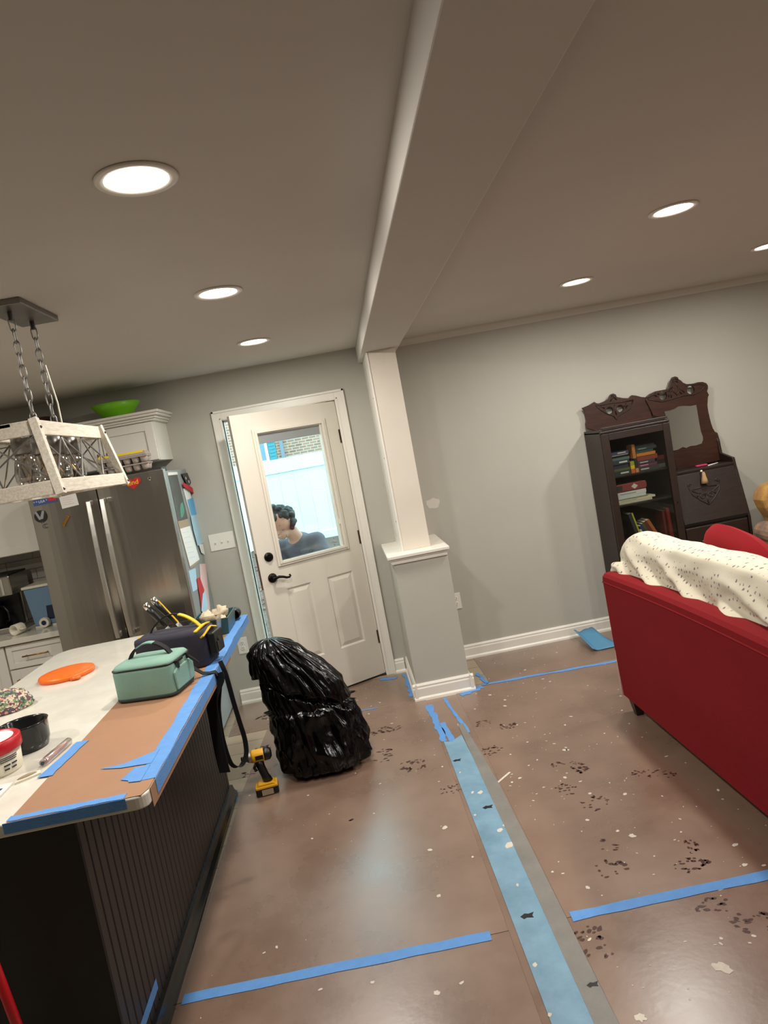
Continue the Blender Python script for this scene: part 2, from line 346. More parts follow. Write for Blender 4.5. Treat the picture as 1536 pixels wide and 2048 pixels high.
def skirt(mb, a, b, n, h=.1):
    """baseboard from a to b, n = outward normal"""
    a = Vector((*a, 0)); b = Vector((*b, 0)); n = Vector((*n, 0)); t = (b-a).normalized()
    prof = [(0, 0), (.028, 0), (.026, .012), (.017, .022), (.016, .07), (.012, .078), (.013, .088), (.006, .1), (0, .1)]
    vs = [a+n*x+Vector((0, 0, z*h/.1)) for x, z in prof]+[b+n*x+Vector((0, 0, z*h/.1)) for x, z in prof]; m = len(prof)
    mb.add(vs, [tuple(range(m)), tuple(range(m, 2*m))[::-1]]+[(i, m+i, m+(i+1) % m, (i+1) % m) for i in range(m)])
mb = MB(); skirt(mb, (.225-.026, 4.663), (.585+.026, 4.663), (0, -1), .11); skirt(mb, (.225, 4.64), (.225, D), (-1, 0), .11); skirt(mb, (.585, 4.64), (.585, D), (1, 0), .11)
mb.build('baseboard', 'trim', col)
for nm, a, b, n in (('baseboard_back', (-1.05, D), (-.845, D), (0, -1)), ('baseboard_back', (.125, D), (.2, D), (0, -1)), ('baseboard_back', (.612, D), (X1, D), (0, -1)), ('baseboard_right', (X1, Y0), (X1, D), (-1, 0)), ('baseboard_left', (X0, Y0), (X0, D-.7), (1, 0))):
    mb = MB(); skirt(mb, a, b, n, .105); o = mb.build(nm, 'trim'); o['kind'] = 'structure'
mb = MB(); pr = [(D, CH), (D, CH-.05), (D-.01, CH-.05), (D-.016, CH-.035), (D-.04, CH-.012), (D-.045, CH)]
mb.prism(pr, 0, .525, X1); o = mb.build('trim_1', 'ceil'); o['kind'] = 'structure'; o['label'] = 'thin crown moulding along the top of the wall'
# ------------------------------------------------------------------ the exterior door
dr = struct('door_1', 'cream half glass exterior door standing ajar with black lever', (.047, 5.345, 0))
HX, HY, DA = .047, 5.345, math.radians(26.5)
cas = B(((-.845, D-.018, 0), (-.778, D, 2.166)), ((.052, D-.018, 0), (.125, D, 2.166)), ((-.778, D-.018, 2.095), (.052, D, 2.166)),
        ((-.845, D-.026, 0), (-.828, D-.018, 2.166)), ((.108, D-.026, 0), (.125, D-.018, 2.166)), ((-.845, D-.026, 2.15), (.125, D-.018, 2.166)),
        ((-.794, D-.022, 0), (-.784, D-.018, 2.11)), ((.059, D-.022, 0), (.07, D-.018, 2.11)), ((-.794, D-.022, 2.1), (.07, D-.018, 2.11)))
cas.build('casing', 'trim', dr, bevel=.003)
B(((-.808, D, 0), (-.787, D+.16, OZ)), ((.05, D, 0), (.068, D+.16, OZ)), ((-.808, D, 2.094), (.068, D+.16, OZ)), ((-.787, D+.06, 0), (-.779, D+.075, 2.094)), ((.037, D+.06, 0), (.05, D+.075, 2.094)), ((-.787, D+.06, 2.082), (.05, D+.075, 2.094))).build('jamb', 'trim', dr)
B(((-.7868, D+.03, .03), (-.777, D+.06, 2.09)), ((.039, D+.046, .03), (.0495, D+.06, 2.09))).build('weatherstrip', 'strip', dr)
B(((-.808, D-.01, 0), (.068, D+.2, .012))).build('threshold', 'dkmetal', dr)
B(((-.7875, D+.005, .9), (-.785, D+.028, .99))).build('strike_plate', 'bronze', dr)
DM = Matrix.Translation((HX, HY, 0)) @ Matrix.Rotation(DA, 4, 'Z')
def dmb(): m = MB(); m.M = DM; return m
def dbox(*bs):
    m = dmb()
    for a, b in bs: m.box(a, b)
    return m
W_, TH = .81, .045; gx0, gx1, gz0, gz1 = -.655, -.152, 1.03, 1.935   # glazing hole (local x, z)
pans = [(-.645, -.455, .3, .84), (-.325, -.115, .3, .84)]
# slab: stiles and rails around the glazing and the two panels
sl = dbox(((-W_, 0, .015), (gx0, TH, 2.09)), ((gx1, 0, .015), (0, TH, 2.09)), ((gx0, 0, gz1), (gx1, TH, 2.09)), ((gx0, 0, .84), (gx1, TH, gz0)), ((gx0, 0, .015), (gx1, TH, .3)),
          ((gx0, 0, .3), (-.645, TH, .84)), ((-.455, 0, .3), (-.325, TH, .84)), ((gx1+.0, .0, .3), (gx1+.001, TH, .84)))
slab = dbox(((-W_, 0, .015), (gx0, TH, 2.09)), ((-.115, 0, .015), (0, TH, 2.09)), ((gx1, 0, .84), (-.115, TH, 2.09)), ((gx0, 0, gz1), (gx1, TH, 2.09)), ((gx0, 0, .84), (gx1, TH, gz0)), ((gx0, 0, .015), (-.115, TH, .3)), ((gx0, 0, .3), (-.645, TH, .84)), ((-.455, 0, .3), (-.325, TH, .84))).build('door_slab', 'door', dr)
for a, b, c_, d_ in pans:
    m = dmb(); y = .009; s_ = .026
    o4 = [(a, 0, c_), (b, 0, c_), (b, 0, d_), (a, 0, d_)]; i4 = [(a+s_*.5, y, c_+s_*.5), (b-s_*.5, y, c_+s_*.5), (b-s_*.5, y, d_-s_*.5), (a+s_*.5, y, d_-s_*.5)]
    k4 = [(a+s_*1.6, .002, c_+s_*1.6), (b-s_*1.6, .002, c_+s_*1.6), (b-s_*1.6, .002, d_-s_*1.6), (a+s_*1.6, .002, d_-s_*1.6)]
    m.add(o4+i4+k4, [(i, (i+1) % 4, 4+(i+1) % 4, 4+i) for i in range(4)]+[(4+i, 4+(i+1) % 4, 8+(i+1) % 4, 8+i) for i in range(4)]+[(8, 9, 10, 11)])
    m.box((a, .02, c_), (b, TH, d_)); m.build('raised_panel', 'door', slab)
m = dmb()
def frame(m, x0, x1, z0, z1, w, y0, y1):
    m.box((x0, y0, z0), (x0+w, y1, z1)); m.box((x1-w, y0, z0), (x1, y1, z1)); m.box((x0+w, y0, z0), (x1-w, y1, z0+w)); m.box((x0+w, y0, z1-w), (x1-w, y1, z1))
frame(m, -.675, -.107, 1.005, 1.978, .022, -.012, 0); frame(m, -.66, -.122, 1.02, 1.963, .02, -.018, .02); frame(m, -.655, -.145, 1.028, 1.955, .012, -.006, .03)
lite = m.build('glazing_frame', 'door', dr, bevel=.003)
pn = dbox(((gx0+.004, .02, gz0-.005), (gx1-.004, .026, gz1))).build('pane', 'pane', dr)
m = dbox(((gx0, .012, 1.905), (gx1, .034, 1.935)), ((gx0+.01, .012, 1.87), (gx1-.01, .034, 1.905)))
m.build('blind_headrail', 'fridgeside', dr, label='raised blind slats between the panes')
dbox(((-.152, -.002, 1.05), (-.135, .02, 1.94))).build('blind_track', 'door', dr); dbox(((-.15, -.012, 1.2), (-.137, -.001, 1.235))).build('blind_slider', 'trim', dr)
m = dmb(); m.lathe([(.0, -.016), (.02, -.016), (.031, -.01), (.033, 0)], (-.73, 0, 1.089), 24, 'y'); m.box((-.742, -.028, 1.084), (-.718, -.012, 1.094)); m.build('deadbolt', 'bronze', dr, smooth=False)
m = dmb(); m.lathe([(.0, -.014), (.022, -.014), (.032, -.008), (.034, 0)], (-.732, 0, .939), 24, 'y'); m.lathe([(.011, -.05), (.011, -.01)], (-.732, 0, .939), 12, 'y')
m.tube([(-.732, -.046, .939), (-.70, -.048, .943), (-.67, -.047, .936), (-.645, -.046, .925), (-.625, -.046, .923), (-.615, -.046, .931), (-.618, -.046, .94), (-.626, -.046, .938)], [.011, .01, .009, .0085, .008, .007, .006, .004], 10)
m.build('lever_handle', 'bronze', dr, smooth=True)
dbox(((-W_-.0012, .008, .87), (-W_, .037, 1.13))).build('latch_edge', 'rawwood', dr, label='bare wood at the latch edge')
dbox(((-W_-.0022, .012, .91), (-W_-.0008, .033, .97)), ((-W_-.0022, .012, 1.06), (-W_-.0008, .033, 1.115))).build('latch_plate', 'hingem', dr)
for z in (.3, 1.07, 1.83):
    m = dmb(); m.lathe([(.007, -.052), (.007, .052)], (.005, -.008, z), 10, 'z'); m.box((-.012, -.003, z-.05), (.006, .001, z+.05)); m.ball((.005, -.008, z+.056), .006, 8, 6); m.build('hinge', 'hingem', dr)
dbox(((-W_+.01, .004, .002), (-.01, TH-.005, .015))).build('door_sweep', 'black', dr)
# ------------------------------------------------------------------ recessed ceiling lamps
def ceiling_light(x, y, label, group):
    t = thing('ceiling_light', label, 'light', (x, y, CH), 0, group)
    MB().lathe([(.098, 0), (.1, -.004), (.094, -.008), (.078, -.006), (.074, -.001), (.074, 0)], (x, y, CH), 40).build('trim_ring', 'lamptrim', t, smooth=True)
    MB().lathe([(0, -.004), (.05, -.0035), (.074, -.0015)], (x, y, CH), 32).build('lens', 'lens', t, smooth=True)
    ld = bpy.data.lights.new('lamp', 'AREA'); ld.shape = 'DISK'; ld.size = .14; ld.energy = LAMP_W; ld.color = LAMP_COL
    lo = bpy.data.objects.new('lamp', ld); COL.objects.link(lo); lo.parent = t; lo.location = (0, 0, -.012)
KG = 'recessed kitchen ceiling lamps'; LG = 'recessed living room ceiling lamps'
KL = 'round lit recessed lamp in the kitchen ceiling, '
ceiling_light(-.35, 1.82, KL+'the farthest from the door', KG)
ceiling_light(-.355, 3.04, KL+'middle of the row', KG)
ceiling_light(-.36, 4.33, KL+'nearest the cream door', KG)
LL = 'round lit recessed lamp in the living room ceiling, '
ceiling_light(1.54, 2.97, LL+'beside the beam above the red sofa', LG)
ceiling_light(1.56, 4.24, LL+'between the column and the bookcase', LG)
ceiling_light(2.70, 4.17, LL+'above the drop front desk', LG)
ceiling_light(2.7, 2.97, LL+'added out of view above the front of the sofa seat', LG); ceiling_light(2.7, 1.6, LL+'added out of view, farthest from the bookcase', LG)  # lamps out of view, added for lighting in line with the visible grid
ceiling_light(-2.3, 3.04, KL+'added out of view between chandelier and coffee maker', KG); ceiling_light(-2.3, 1.82, KL+'added out of view beyond the short end of island', KG)  # unseen second kitchen row, added to brighten that side
# ------------------------------------------------------------------ floor protection
def sheet(pts, label, z=.002):
    m = MB(); m.prism(pts, 2, .0002, z); o = m.build('floor_protection_board', 'board')
    return tag(o, label, 'floor board', 'brown floor protection boards')
def rect(x0, x1, y0, y1): return [(x0, y0), (x1, y0), (x1, y1), (x0, y1)]
SH = {}
SH['A'] = sheet([(-.875, 2.312), (.269, 2.312), (.269, 4.68), (-.80, 4.68), (-.85, 3.85)], 'brown floor board under the black bin bag beside the island')
SH['B'] = sheet(rect(-.875, .269, -1.6, 2.308), 'brown floor board between island and blue strip, ending at a tape strip')
SH['C'] = sheet([(-1.06, 4.69), (.19, 4.69), (.19, 5.28), (-1.06, 5.28)], 'brown floor board in front of the cream door')
SH['D'] = sheet(rect(.475, 3.9, 2.312, 4.68), 'brown floor board marked with muddy prints in front of the red sofa')
SH['E'] = sheet(rect(.475, 3.9, -1.6, 2.308), 'brown floor board right of the grey strip with large paint blot')
SH['F'] = sheet(rect(.72, 3.9, 4.69, 5.29), 'narrow brown floor board along the wall below the bookcase')
SH['G'] = sheet(rect(.2695, .4745, -1.6, 4.62), 'brown runner board under the wide blue floor strip')
def tape(name, quads, label, m='tape', z=.003, group='blue tape strips on the floor', t=.0006):
    mb = MB()
    for q in quads: mb.prism(q, 2, z, z+t)
    return tag(mb.build(name, m), label, 'tape', group)
def F2(*pp): return [tuple(P(x, y, 2, 0).xy) for x, y in pp]
def strip(a, b, w, n=14, seed=0, jag=.004):
    """ragged strip polygon between floor points a, b"""
    a = Vector(a); b = Vector(b); d = (b-a).normalized(); nn = Vector((-d.y, d.x)); L = (b-a).length; rnd = random.Random(seed); up = []; dn = []
    for i in range(n+1):
        p = a+d*(L*i/n); up.append(tuple(p+nn*(w/2+rnd.uniform(-jag, jag)))); dn.append(tuple(p-nn*(w/2+rnd.uniform(-jag, jag))))
    return up+dn[::-1]
tape('painters_tape', [strip((-.855, 2.325), (.205, 2.305), .047, 12, 1, .002)], 'blue tape strip from island foot towards the wide blue floor strip')
tape('painters_tape', [strip((.49, 2.31), (1.6, 2.298), .047, 12, 2, .003)], 'blue tape strip from the grey strip towards the sofa')
tape('painters_tape', [strip((-.72, 4.705), (-.05, 4.67), .016, 12, 3, .005)], 'thin torn blue tape line behind the black bin bag')
tape('painters_tape', [strip((.66, 4.70), (1.75, 4.62), .034, 14, 4, .006)], 'blue tape strip on the floor from column to sofa')
tape('painters_tape', [strip((.275, 4.53), (.29, 3.93), .04, 14, 5, .008), strip((.315, 4.2), (.335, 3.9), .035, 8, 6, .004)], 'ragged narrow blue tape at the foot of the column, left one')
tape('painters_tape', [strip((.385, 4.6), (.44, 3.98), .022, 12, 7, .004)], 'ragged narrow blue tape at the foot of the column, right one')
tape('painters_tape', [strip((.185, 5.25), (.19, 4.75), .03, 12, 8, .012)], 'torn blue tape along the left side of the pedestal')
tape('painters_tape', [strip((.68, 4.95), (.70, 4.70), .03, 8, 9, .012), strip((.5, 4.585), (.66, 4.66), .05, 7, 10, .016)], 'torn blue tape scraps at the right corner of the pedestal')
tape('painters_tape', [strip((.0, 5.24), (.12, 5.2), .05, 7, 11, .012)], 'bright blue tape scrap under the door hinge side')
tape('painters_tape', [strip((-.895, 3.86), (-.88, 3.72), .03, 5, 12, .004)], 'blue tape scrap at the far foot of the island')
tape('wide_floor_tape', [[(.285, 3.93), (.33, 3.9), (.36, 3.94), (.395, 3.97), (.405, 3.5), (.41, 2.6), (.412, 1.0), (.415, -.6), (.30, -.6), (.298, 1.0), (.292, 2.6), (.286, 3.4)]], 'wide pale blue floor strip running from the column', 'tapepale', .0036, 'seam strips along the floor')
tape('grey_cloth_tape', [[(.4, 4.12), (.43, 4.12), (.452, 3.7), (.468, 3.3), (.472, 2.6), (.476, 1.0), (.478, -.6), (.412, -.6), (.41, 1), (.408, 2.6), (.402, 3.5)]], 'grey cloth tape beside the wide blue floor strip', 'duct', .0044, 'seam strips along the floor')
wt = bpy.data.objects['wide_floor_tape']
for x, y, s_, a_ in ((.318, 3.66, .024, .3), (.372, 3.13, .026, 0), (.35, 2.36, .026, .2), (.455, 2.0, .02, 1.2)):
    q = [(x+s_*u, y+s_*v) for u, v in ((-1, .1), (-.3, .55), (.2, .35), (.95, .5), (.6, -.1), (.7, -.55), (-.2, -.3), (-.6, -.5))]
    MB().prism(q, 2, .0043, .0052).build('tear', 'black', wt, label='dark torn hole in the strip')
# boot prints and paint spatter: flat marks lying on the boards
def which(x, y):
    for k, (a, b, c_, d_) in dict(A=(-.84, .255, 2.33, 4.66), B=(-.86, .255, -1.5, 2.29), C=(-1.0, .18, 4.71, 5.26), D=(.485, 3.8, 2.33, 4.66), E=(.485, 3.8, -1.5, 2.29), F=(.73, 3.8, 4.71, 5.26), G=(.27, .45, 3.98, 4.6)).items():
        if a < x < b and c_ < y < d_: return k
def blob(mb, x, y, r, z, asp=1, ang=0, rnd=random, n=7, t=.0003):
    q = []
    for k in range(n):
        th = 2*PI*k/n; rr = r*rnd.uniform(.65, 1.15); u, v = rr*asp*math.cos(th), rr*math.sin(th)
        q.append((x+u*math.cos(ang)-v*math.sin(ang), y+u*math.sin(ang)+v*math.cos(ang)))
    mb.prism(q, 2, z, z+t)
PR = [(770, 1460, 0, .20, .05, 34, .010), (768, 1516, 0, .11, .06, 18, .008), (826, 1530, 1.1, .13, .08, 30, .010), (905, 1578, 0, .13, .045, 22, .006), (938, 1440, .4, .12, .05, 24, .009),
      (965, 1447, -.1, .10, .04, 20, .007), (1015, 1452, -.2, .12, .04, 26, .008), (985, 1500, .2, .12, .06, 26, .008), (1135, 1530, -.6, .18, .04, 30, .007), (1165, 1540, -.3, .08, .03, 14, .010), (1130, 1577, 0, .10, .06, 20, .008),
      (1188, 1605, 0, .12, .07, 20, .008), (1305, 1548, -.5, .22, .04, 34, .007), (1215, 1690, 0, .08, .05, 8, .008), (1222, 1738, 0, .13, .06, 16, .010), (1378, 1690, 1.4, .11, .04, 14, .008), (1382, 1728, 0, .13, .05, 28, .009),
      (1425, 1808, 0, .13, .05, 16, .009), (1512, 1845, -.5, .14, .06, 26, .009), (1190, 1885, .6, .16, .08, 22, .010), (540, 1430, .5, .2, .06, 40, .012), (520, 1500, .6, .15, .05, 26, .01), (500, 1545, .5, .12, .04, 16, .009), (770, 1500, 0, .08, .03, 8, .012), (735, 1475, 0, .1, .03, 10, .008), (1525, 1520, 0, .1, .04, 14, .008), (700, 1640, 0, .02, .01, 2, .01)]
for i, (px, py, an, ln, wd, n, r) in enumerate(PR):
    c = P(px, py, 2, .002); k = which(c.x, c.y)
    if not k: continue
    rnd = random.Random(i); mb = MB()
    for _ in range(n):
        th = rnd.uniform(0, 2*PI); q = math.sqrt(rnd.uniform(.05, 1)); u, v = ln/2*q*math.cos(th), wd*q*math.sin(th)
        blob(mb, c.x+u*math.cos(an)-v*math.sin(an), c.y+u*math.sin(an)+v*math.cos(an), r*.8*rnd.uniform(.5, 1.15), .0021, rnd.uniform(1, 2), an+rnd.uniform(-.5, .5), rnd)
    mb.build('boot_print', 'wet', SH[k], label='dark wet boot print', kind='stuff')
rnd = random.Random(5); PAINT = {k: MB() for k in SH}
big = [(1445, 1935, .03), (372, 1990, .0), (757, 1912, .014), (877, 1792, .012), (875, 1986, .014), (1280, 2035, .022), (1440, 1777, .016), (1265, 1672, .018), (1235, 1662, .01), (1490, 1730, .012), (1175, 1775, .010), (1135, 1500, .012), (1130, 1500, .014), (1180, 1587, .012), (1250, 1588, .014), (1040, 1556, .012), (1010, 1400, .012), (1100, 1363, .010), (1050, 1340, .012), (1010, 1412, .014), (1130, 1555, .012), (760, 1405, .01), (980, 1390, .012), (1130, 1450, .01), (890, 1655, .016), (860, 1700, .014), (745, 1965, .01), (1175, 1640, .012), (1470, 1690, .014)]
for px, py, r in big:
    c = P(px, py, 2, .002); k = which(c.x, c.y)
    if k and r: blob(PAINT[k], c.x, c.y, r*.72, .0024, rnd.uniform(1, 1.6), rnd.uniform(0, 3), rnd, 15)
for _ in range(900):
    x = rnd.uniform(-.85, 2.2); y = rnd.uniform(1.2, 5.25); k = which(x, y)
    if not k: continue
    dens = 1.0 if x > .48 else (.8 if y > 4.0 else .3)
    if x > 1.35 and y > 3.9: dens = .25
    if rnd.random() > dens: continue
    blob(PAINT[k], x, y, rnd.choice((.0016, .002, .0025, .003, .004, .006)), .0024, rnd.uniform(1, 2.2), rnd.uniform(0, 3), rnd, 6)
a = P(1020, 1545, 2, 0); b = P(985, 1575, 2, 0); PAINT['D'].tube([(a.x, a.y, .0025), (b.x, b.y, .0025)], .004, flat=(.012, .0004), wdir=(1, 0, 0))
for k, mb in PAINT.items():
    if mb.v: mb.build('paint_splatter', 'paint', SH[k], label='dried white paint specks', kind='stuff')
mb = MB()
for px, py, r in ((1000, 1660, .012), (1018, 1690, .018), (960, 1585, .012), (945, 1585, .008), (920, 1545, .006), (1035, 1770, .006), (950, 1630, .006), (1070, 1930, .008), (1010, 1650, .01), (1100, 2030, .006)):
    c = P(px, py, 2, .004); blob(mb, c.x, c.y, r, .0044, 1.5, 1.2, rnd, 9)
mb.build('paint_splatter', 'paint', wt, label='dried white paint specks', kind='stuff')
# ================================================================== KITCHEN
def shaker(name, x0, x1, z0, z1, y, parent, m='white', rail=.06, flip=False):
    """flat-panel cabinet front facing -y, its face at y"""
    mb = MB(); frame(mb, x0, x1, z0, z1, rail, y, y+.02); mb.box((x0+rail-.002, y+.008, z0+rail-.002), (x1-rail+.002, y+.018, z1-rail+.002))
    return mb.build(name, m, parent, bevel=.0015)
def barpull(x, y, z, L, parent, vertical=False, m='brass', name='handle'):
    mb = MB(); d = Vector((0, 0, 1)) if vertical else Vector((1, 0, 0)); c = Vector((x, y-.03, z))
    mb.tube([c-d*L/2, c+d*L/2], .005, 8)
    for s_ in (-1, 1): q = c+d*(s_*L*.4); mb.tube([q, q+Vector((0, .03, 0))], .004, 6)
    return mb.build(name, m, parent, smooth=True)
# refrigerator
FX0, FX1, FXM = -1.955, -1.10, -1.531
fr = thing('refrigerator', 'stainless french door refrigerator with notes and magnets beside the wall', 'refrigerator', (-1.53, 4.95, 0))
B(((FX0, 4.70, .03), (FX1, 5.31, 1.80))).build('cabinet_body', 'fridgeside', fr, bevel=.006)
def fdoor(x0, x1, z0, z1, name):
    mb = MB(); n = 10; rows = []
    for i in range(n+1):
        x = x0+(x1-x0)*i/n; u = 2*i/n-1; rows.append((x, 4.612+.02*u*u*u*u*.9-.006*(1-u*u)))
    poly = rows+[(x1, 4.695), (x0, 4.695)]; mb.prism(poly, 2, z0, z1); return mb.build(name, 'steel', fr, bevel=.004)
d1 = fdoor(FX0, FXM-.003, .66, 1.815, 'door'); d2 = fdoor(FXM+.003, FX1, .66, 1.815, 'door'); d3 = fdoor(FX0, FX1, .07, .65, 'freezer_drawer')
def fhandle(x, par):
    mb = MB(); pts = []
    for i in range(13):
        t = i/12; z = .82+(1.70-.82)*t; pts.append((x, 4.565-.028*math.sin(PI*t), z))
    mb.tube(pts, .013, flat=(.03, .016), wdir=(1, 0, 0)); mb.box((x-.013, 4.56, .82), (x+.013, 4.612, .85)); mb.box((x-.013, 4.56, 1.67), (x+.013, 4.612, 1.70))
    mb.build('handle', 'satin', par, bevel=.005)
fhandle(FXM-.042, d1); fhandle(FXM+.042, d2)
mb = MB(); mb.tube([(FX0+.1, 4.57, .6), (FX1-.1, 4.57, .6)], .012, 10); mb.box((FX0+.11, 4.57, .59), (FX0+.13, 4.61, .61)); mb.box((FX1-.13, 4.57, .59), (FX1-.11, 4.61, .61)); mb.build('handle', 'chrome', d3)
for x in (FX0+.05, FX1-.05): B(((x-.04, 4.64, 1.80), (x+.04, 4.78, 1.83))).build('hinge_cover', 'dkmetal', fr, bevel=.005)
# things stuck on the refrigerator
def card(name, cx, cz, w_, h_, m, label, cat, rot=0, y=4.603, t=.0015, grp='notes and magnets on the refrigerator door', side=False, cy=None):
    """flat thing on the door (facing -y) or, side=True, on the right side (facing +x): then cx is the y centre"""
    mb = MB(); q = [(-w_/2, -h_/2), (w_/2, -h_/2), (w_/2, h_/2), (-w_/2, h_/2)]; q = [(a*math.cos(rot)-b*math.sin(rot), a*math.sin(rot)+b*math.cos(rot)) for a, b in q]
    if side: mb.prism([(cx+a, cz+b) for a, b in q], 0, FX1+y, FX1+y+t)
    else: mb.prism([(cx+a, cz+b) for a, b in q], 1, y-t, y)
    return tag(mb.build(name, m), label, cat, grp)
FY = 4.604
def fp(px, py): v = P(px, py, 1, FY); return v.x, v.z
# heart magnet with lettering
hx_, hz_ = fp(266, 966); mb = MB(); q = []
for k in range(30):
    t = 2*PI*k/30; q.append((hx_+.0028*16*math.sin(t)**3*1.15, hz_+.0026*(13*math.cos(t)-5*math.cos(2*t)-2*math.cos(3*t)-math.cos(4*t))))
mb.prism(q, 1, FY-.004, FY); ht = tag(mb.build('heart_magnet', 'redplastic'), 'red heart magnet with yellow handwritten word on refrigerator door', 'magnet', 'notes and magnets on the refrigerator door')
text('kind', .042, plane_mw((hx_, FY-.0046, hz_+.002), (1, 0, .06), (0, 0, 1)), 'gold', 'lettering', ht)
lx, lz = fp(81, 1033); lg = thing('sticker', 'round black rabbit ear letter sticker on refrigerator door', 'sticker', (lx, FY, lz), group='notes and magnets on the refrigerator door')
MB().lathe([(.038, -.001), (.038, 0)], (lx, FY, lz), 28, 'y').build('disc', 'black', lg)
mb = MB(); mb.prism([(lx-.03, lz+.03), (lx-.018, lz+.034), (lx-.002, lz-.006), (lx+.016, lz+.034), (lx+.03, lz+.03), (lx+.012, lz-.02), (lx-.012, lz-.02)], 1, FY-.0016, FY-.001); mb.build('letter_mark', 'fridgeside', lg)
text('F', .042, plane_mw((lx+.004, FY-.0016, lz-.033), (1, 0, 0), (0, 0, 1)), 'ink', 'lettering', lg, .0006); text('C', .04, plane_mw((lx+.012, FY-.0016, lz-.066), (1, 0, 0), (0, 0, 1)), 'ink', 'lettering', lg, .0006)
x_, z_ = fp(90, 1002); fm = card('flag_magnet', x_, z_, .145, .038, 'inkblue', 'dark blue strip magnet with stars and red lettering', 'magnet', .03, FY)
text('* * USA * *', .022, plane_mw((x_-.02, FY-.0022, z_), (1, 0, .03), (0, 0, 1)), 'paper', 'lettering', fm)
x_, z_ = fp(101, 999); card('red_magnet', x_+.012, z_+.002, .05, .022, 'inkred', 'small red magnet overlapping the blue strip magnet', 'magnet', .05, FY-.0025)
x_, z_ = fp(138, 1002); nt_ = card('paper_note', x_, z_, .105, .075, 'paper', 'small white note with faint lines on refrigerator door', 'note', .06, FY)
for k in range(4): B(((x_-.035, FY-.002, z_+.02-k*.013), (x_+.02+.01*(k % 2), FY-.0015, z_+.022-k*.013))).build('written_line', 'pinkpaper', nt_)
x_, z_ = fp(132, 1042); mb = MB(); mb.M = Matrix.Translation((x_, FY-.006, z_)) @ Matrix.Rotation(-.9, 4, 'Y'); mb.box((-.034, -.004, -.008), (.034, .005, .008)); mb.box((-.036, -.008, -.01), (-.028, .002, .01)); mb.box((.028, -.008, -.01), (.036, .002, .01))
tag(mb.build('clip_magnet', 'brass', bevel=.002), 'small slanted brass bar magnet below the white note', 'magnet', 'notes and magnets on the refrigerator door')
x_, z_ = fp(299, 957); MBm = MB().lathe([(.008, -.004), (.011, -.003), (.011, 0)], (x_, FY, z_), 14, 'y'); tag(MBm.build('round_magnet', 'chrome'), 'tiny round silver magnet near the top of refrigerator door', 'magnet', 'notes and magnets on the refrigerator door')
# right side of the refrigerator (plane x = FX1): position from pixels
def sp(px, py): v = P(px, py, 0, FX1+.002); return v.y, v.z
SG = 'papers on the side of the refrigerator'
def sq(name, pts, m, label, cat, y=.0005, t=.0012):
    mb = MB(); mb.prism([sp(*p) for p in pts], 0, FX1+y, FX1+y+t); return tag(mb.build(name, m), label, cat, SG)
o = sq('photo_poster', [(336, 948), (354, 947), (376, 1037), (356, 1043)], 'photo', 'dark tall photo print at the top of refrigerator side', 'photo')
MB().prism([sp(*p) for p in [(335, 945), (354, 944), (355, 949), (336, 951)]], 0, FX1+.002, FX1+.004).build('white_edge', 'paper', o)
MB().prism([sp(*p) for p in [(361, 1008), (365, 1003), (369, 1020), (366, 1034), (362, 1035), (360, 1018)]], 0, FX1+.002, FX1+.0025).build('printed_figure', cmat('#4f8a72'), o)
o = sq('notepad', [(355, 1043), (375, 1038), (398, 1124), (380, 1137)], 'kraft', 'kraft backed white notepad on refrigerator side', 'notepad', .0005, .004)
MB().prism([sp(*p) for p in [(359, 1058), (379, 1052), (398, 1119), (379, 1133)]], 0, FX1+.0045, FX1+.006).build('page', 'paper', o)
for k in range(6):
    y0 = 1066+k*10; MB().prism([sp(364+k*2.6, y0), sp(376+k*2.6, y0-3), sp(376+k*2.6, y0-2.3), sp(364+k*2.6, y0+.7)], 0, FX1+.006, FX1+.0063).build('written_line', 'ltblue', o)
sq('pale_paper', [(366, 977), (378, 975), (392, 1040), (386, 1050)], 'paper', 'white paper strip behind the pale blue drawing', 'paper', .002)
sq('blue_drawing', [(374, 1000), (396, 990), (398, 1030), (384, 1040)], 'skyp', 'sky blue drawing pinned on refrigerator side', 'paper', .004)
sq('pale_drawing', [(380, 1032), (399, 1028), (407, 1062), (405, 1086), (394, 1092), (386, 1062)], 'ltblue', 'pale blue painted paper on refrigerator side', 'paper', .006)
sq('ragged_note', [(396, 1090), (404, 1088), (408, 1110), (401, 1106)], 'paper', 'small torn white slip below the pale blue paper', 'paper', .008)
sq('magnet_photo', [(361, 948), (372, 946), (380, 966), (372, 972)], 'black', 'round black and white picture magnet on refrigerator side', 'magnet', .008, .004)
o = bpy.data.objects['magnet_photo']
for a_, b_, r_ in ((369, 957, .01), (375, 964, .011)):
    q = sp(a_, b_); MB().lathe([(r_, 0), (r_, .001)], (FX1+.012, q[0], q[1]), 14, 'x').build('white_spot', 'paper', o)
sq('red_cluster_magnet', [(363, 966), (372, 970), (392, 984), (390, 991), (380, 985), (364, 974)], 'inkred', 'red ribbon magnet under the black and white magnet', 'magnet', .012, .004)
sq('white_tag', [(378, 945), (384, 944), (392, 962), (382, 966)], 'cream', 'cream shell shaped tag at the far top edge of refrigerator', 'tag', .010, .003)
sq('blue_card', [(377, 1142), (391, 1136), (395, 1178), (386, 1184)], 'ltblue', 'small printed blue card low on refrigerator side', 'card', .001)
sq('pink_paper', [(399, 1128), (411, 1127), (420, 1218), (412, 1225), (402, 1180)], 'pinkpaper', 'long pale pink paper low on refrigerator side', 'paper', .002)
sq('red_ribbon', [(392, 1158), (398, 1155), (407, 1180), (402, 1220), (399, 1196)], 'inkred', 'dark red ribbon hanging over the pink paper', 'ribbon', .005, .003)
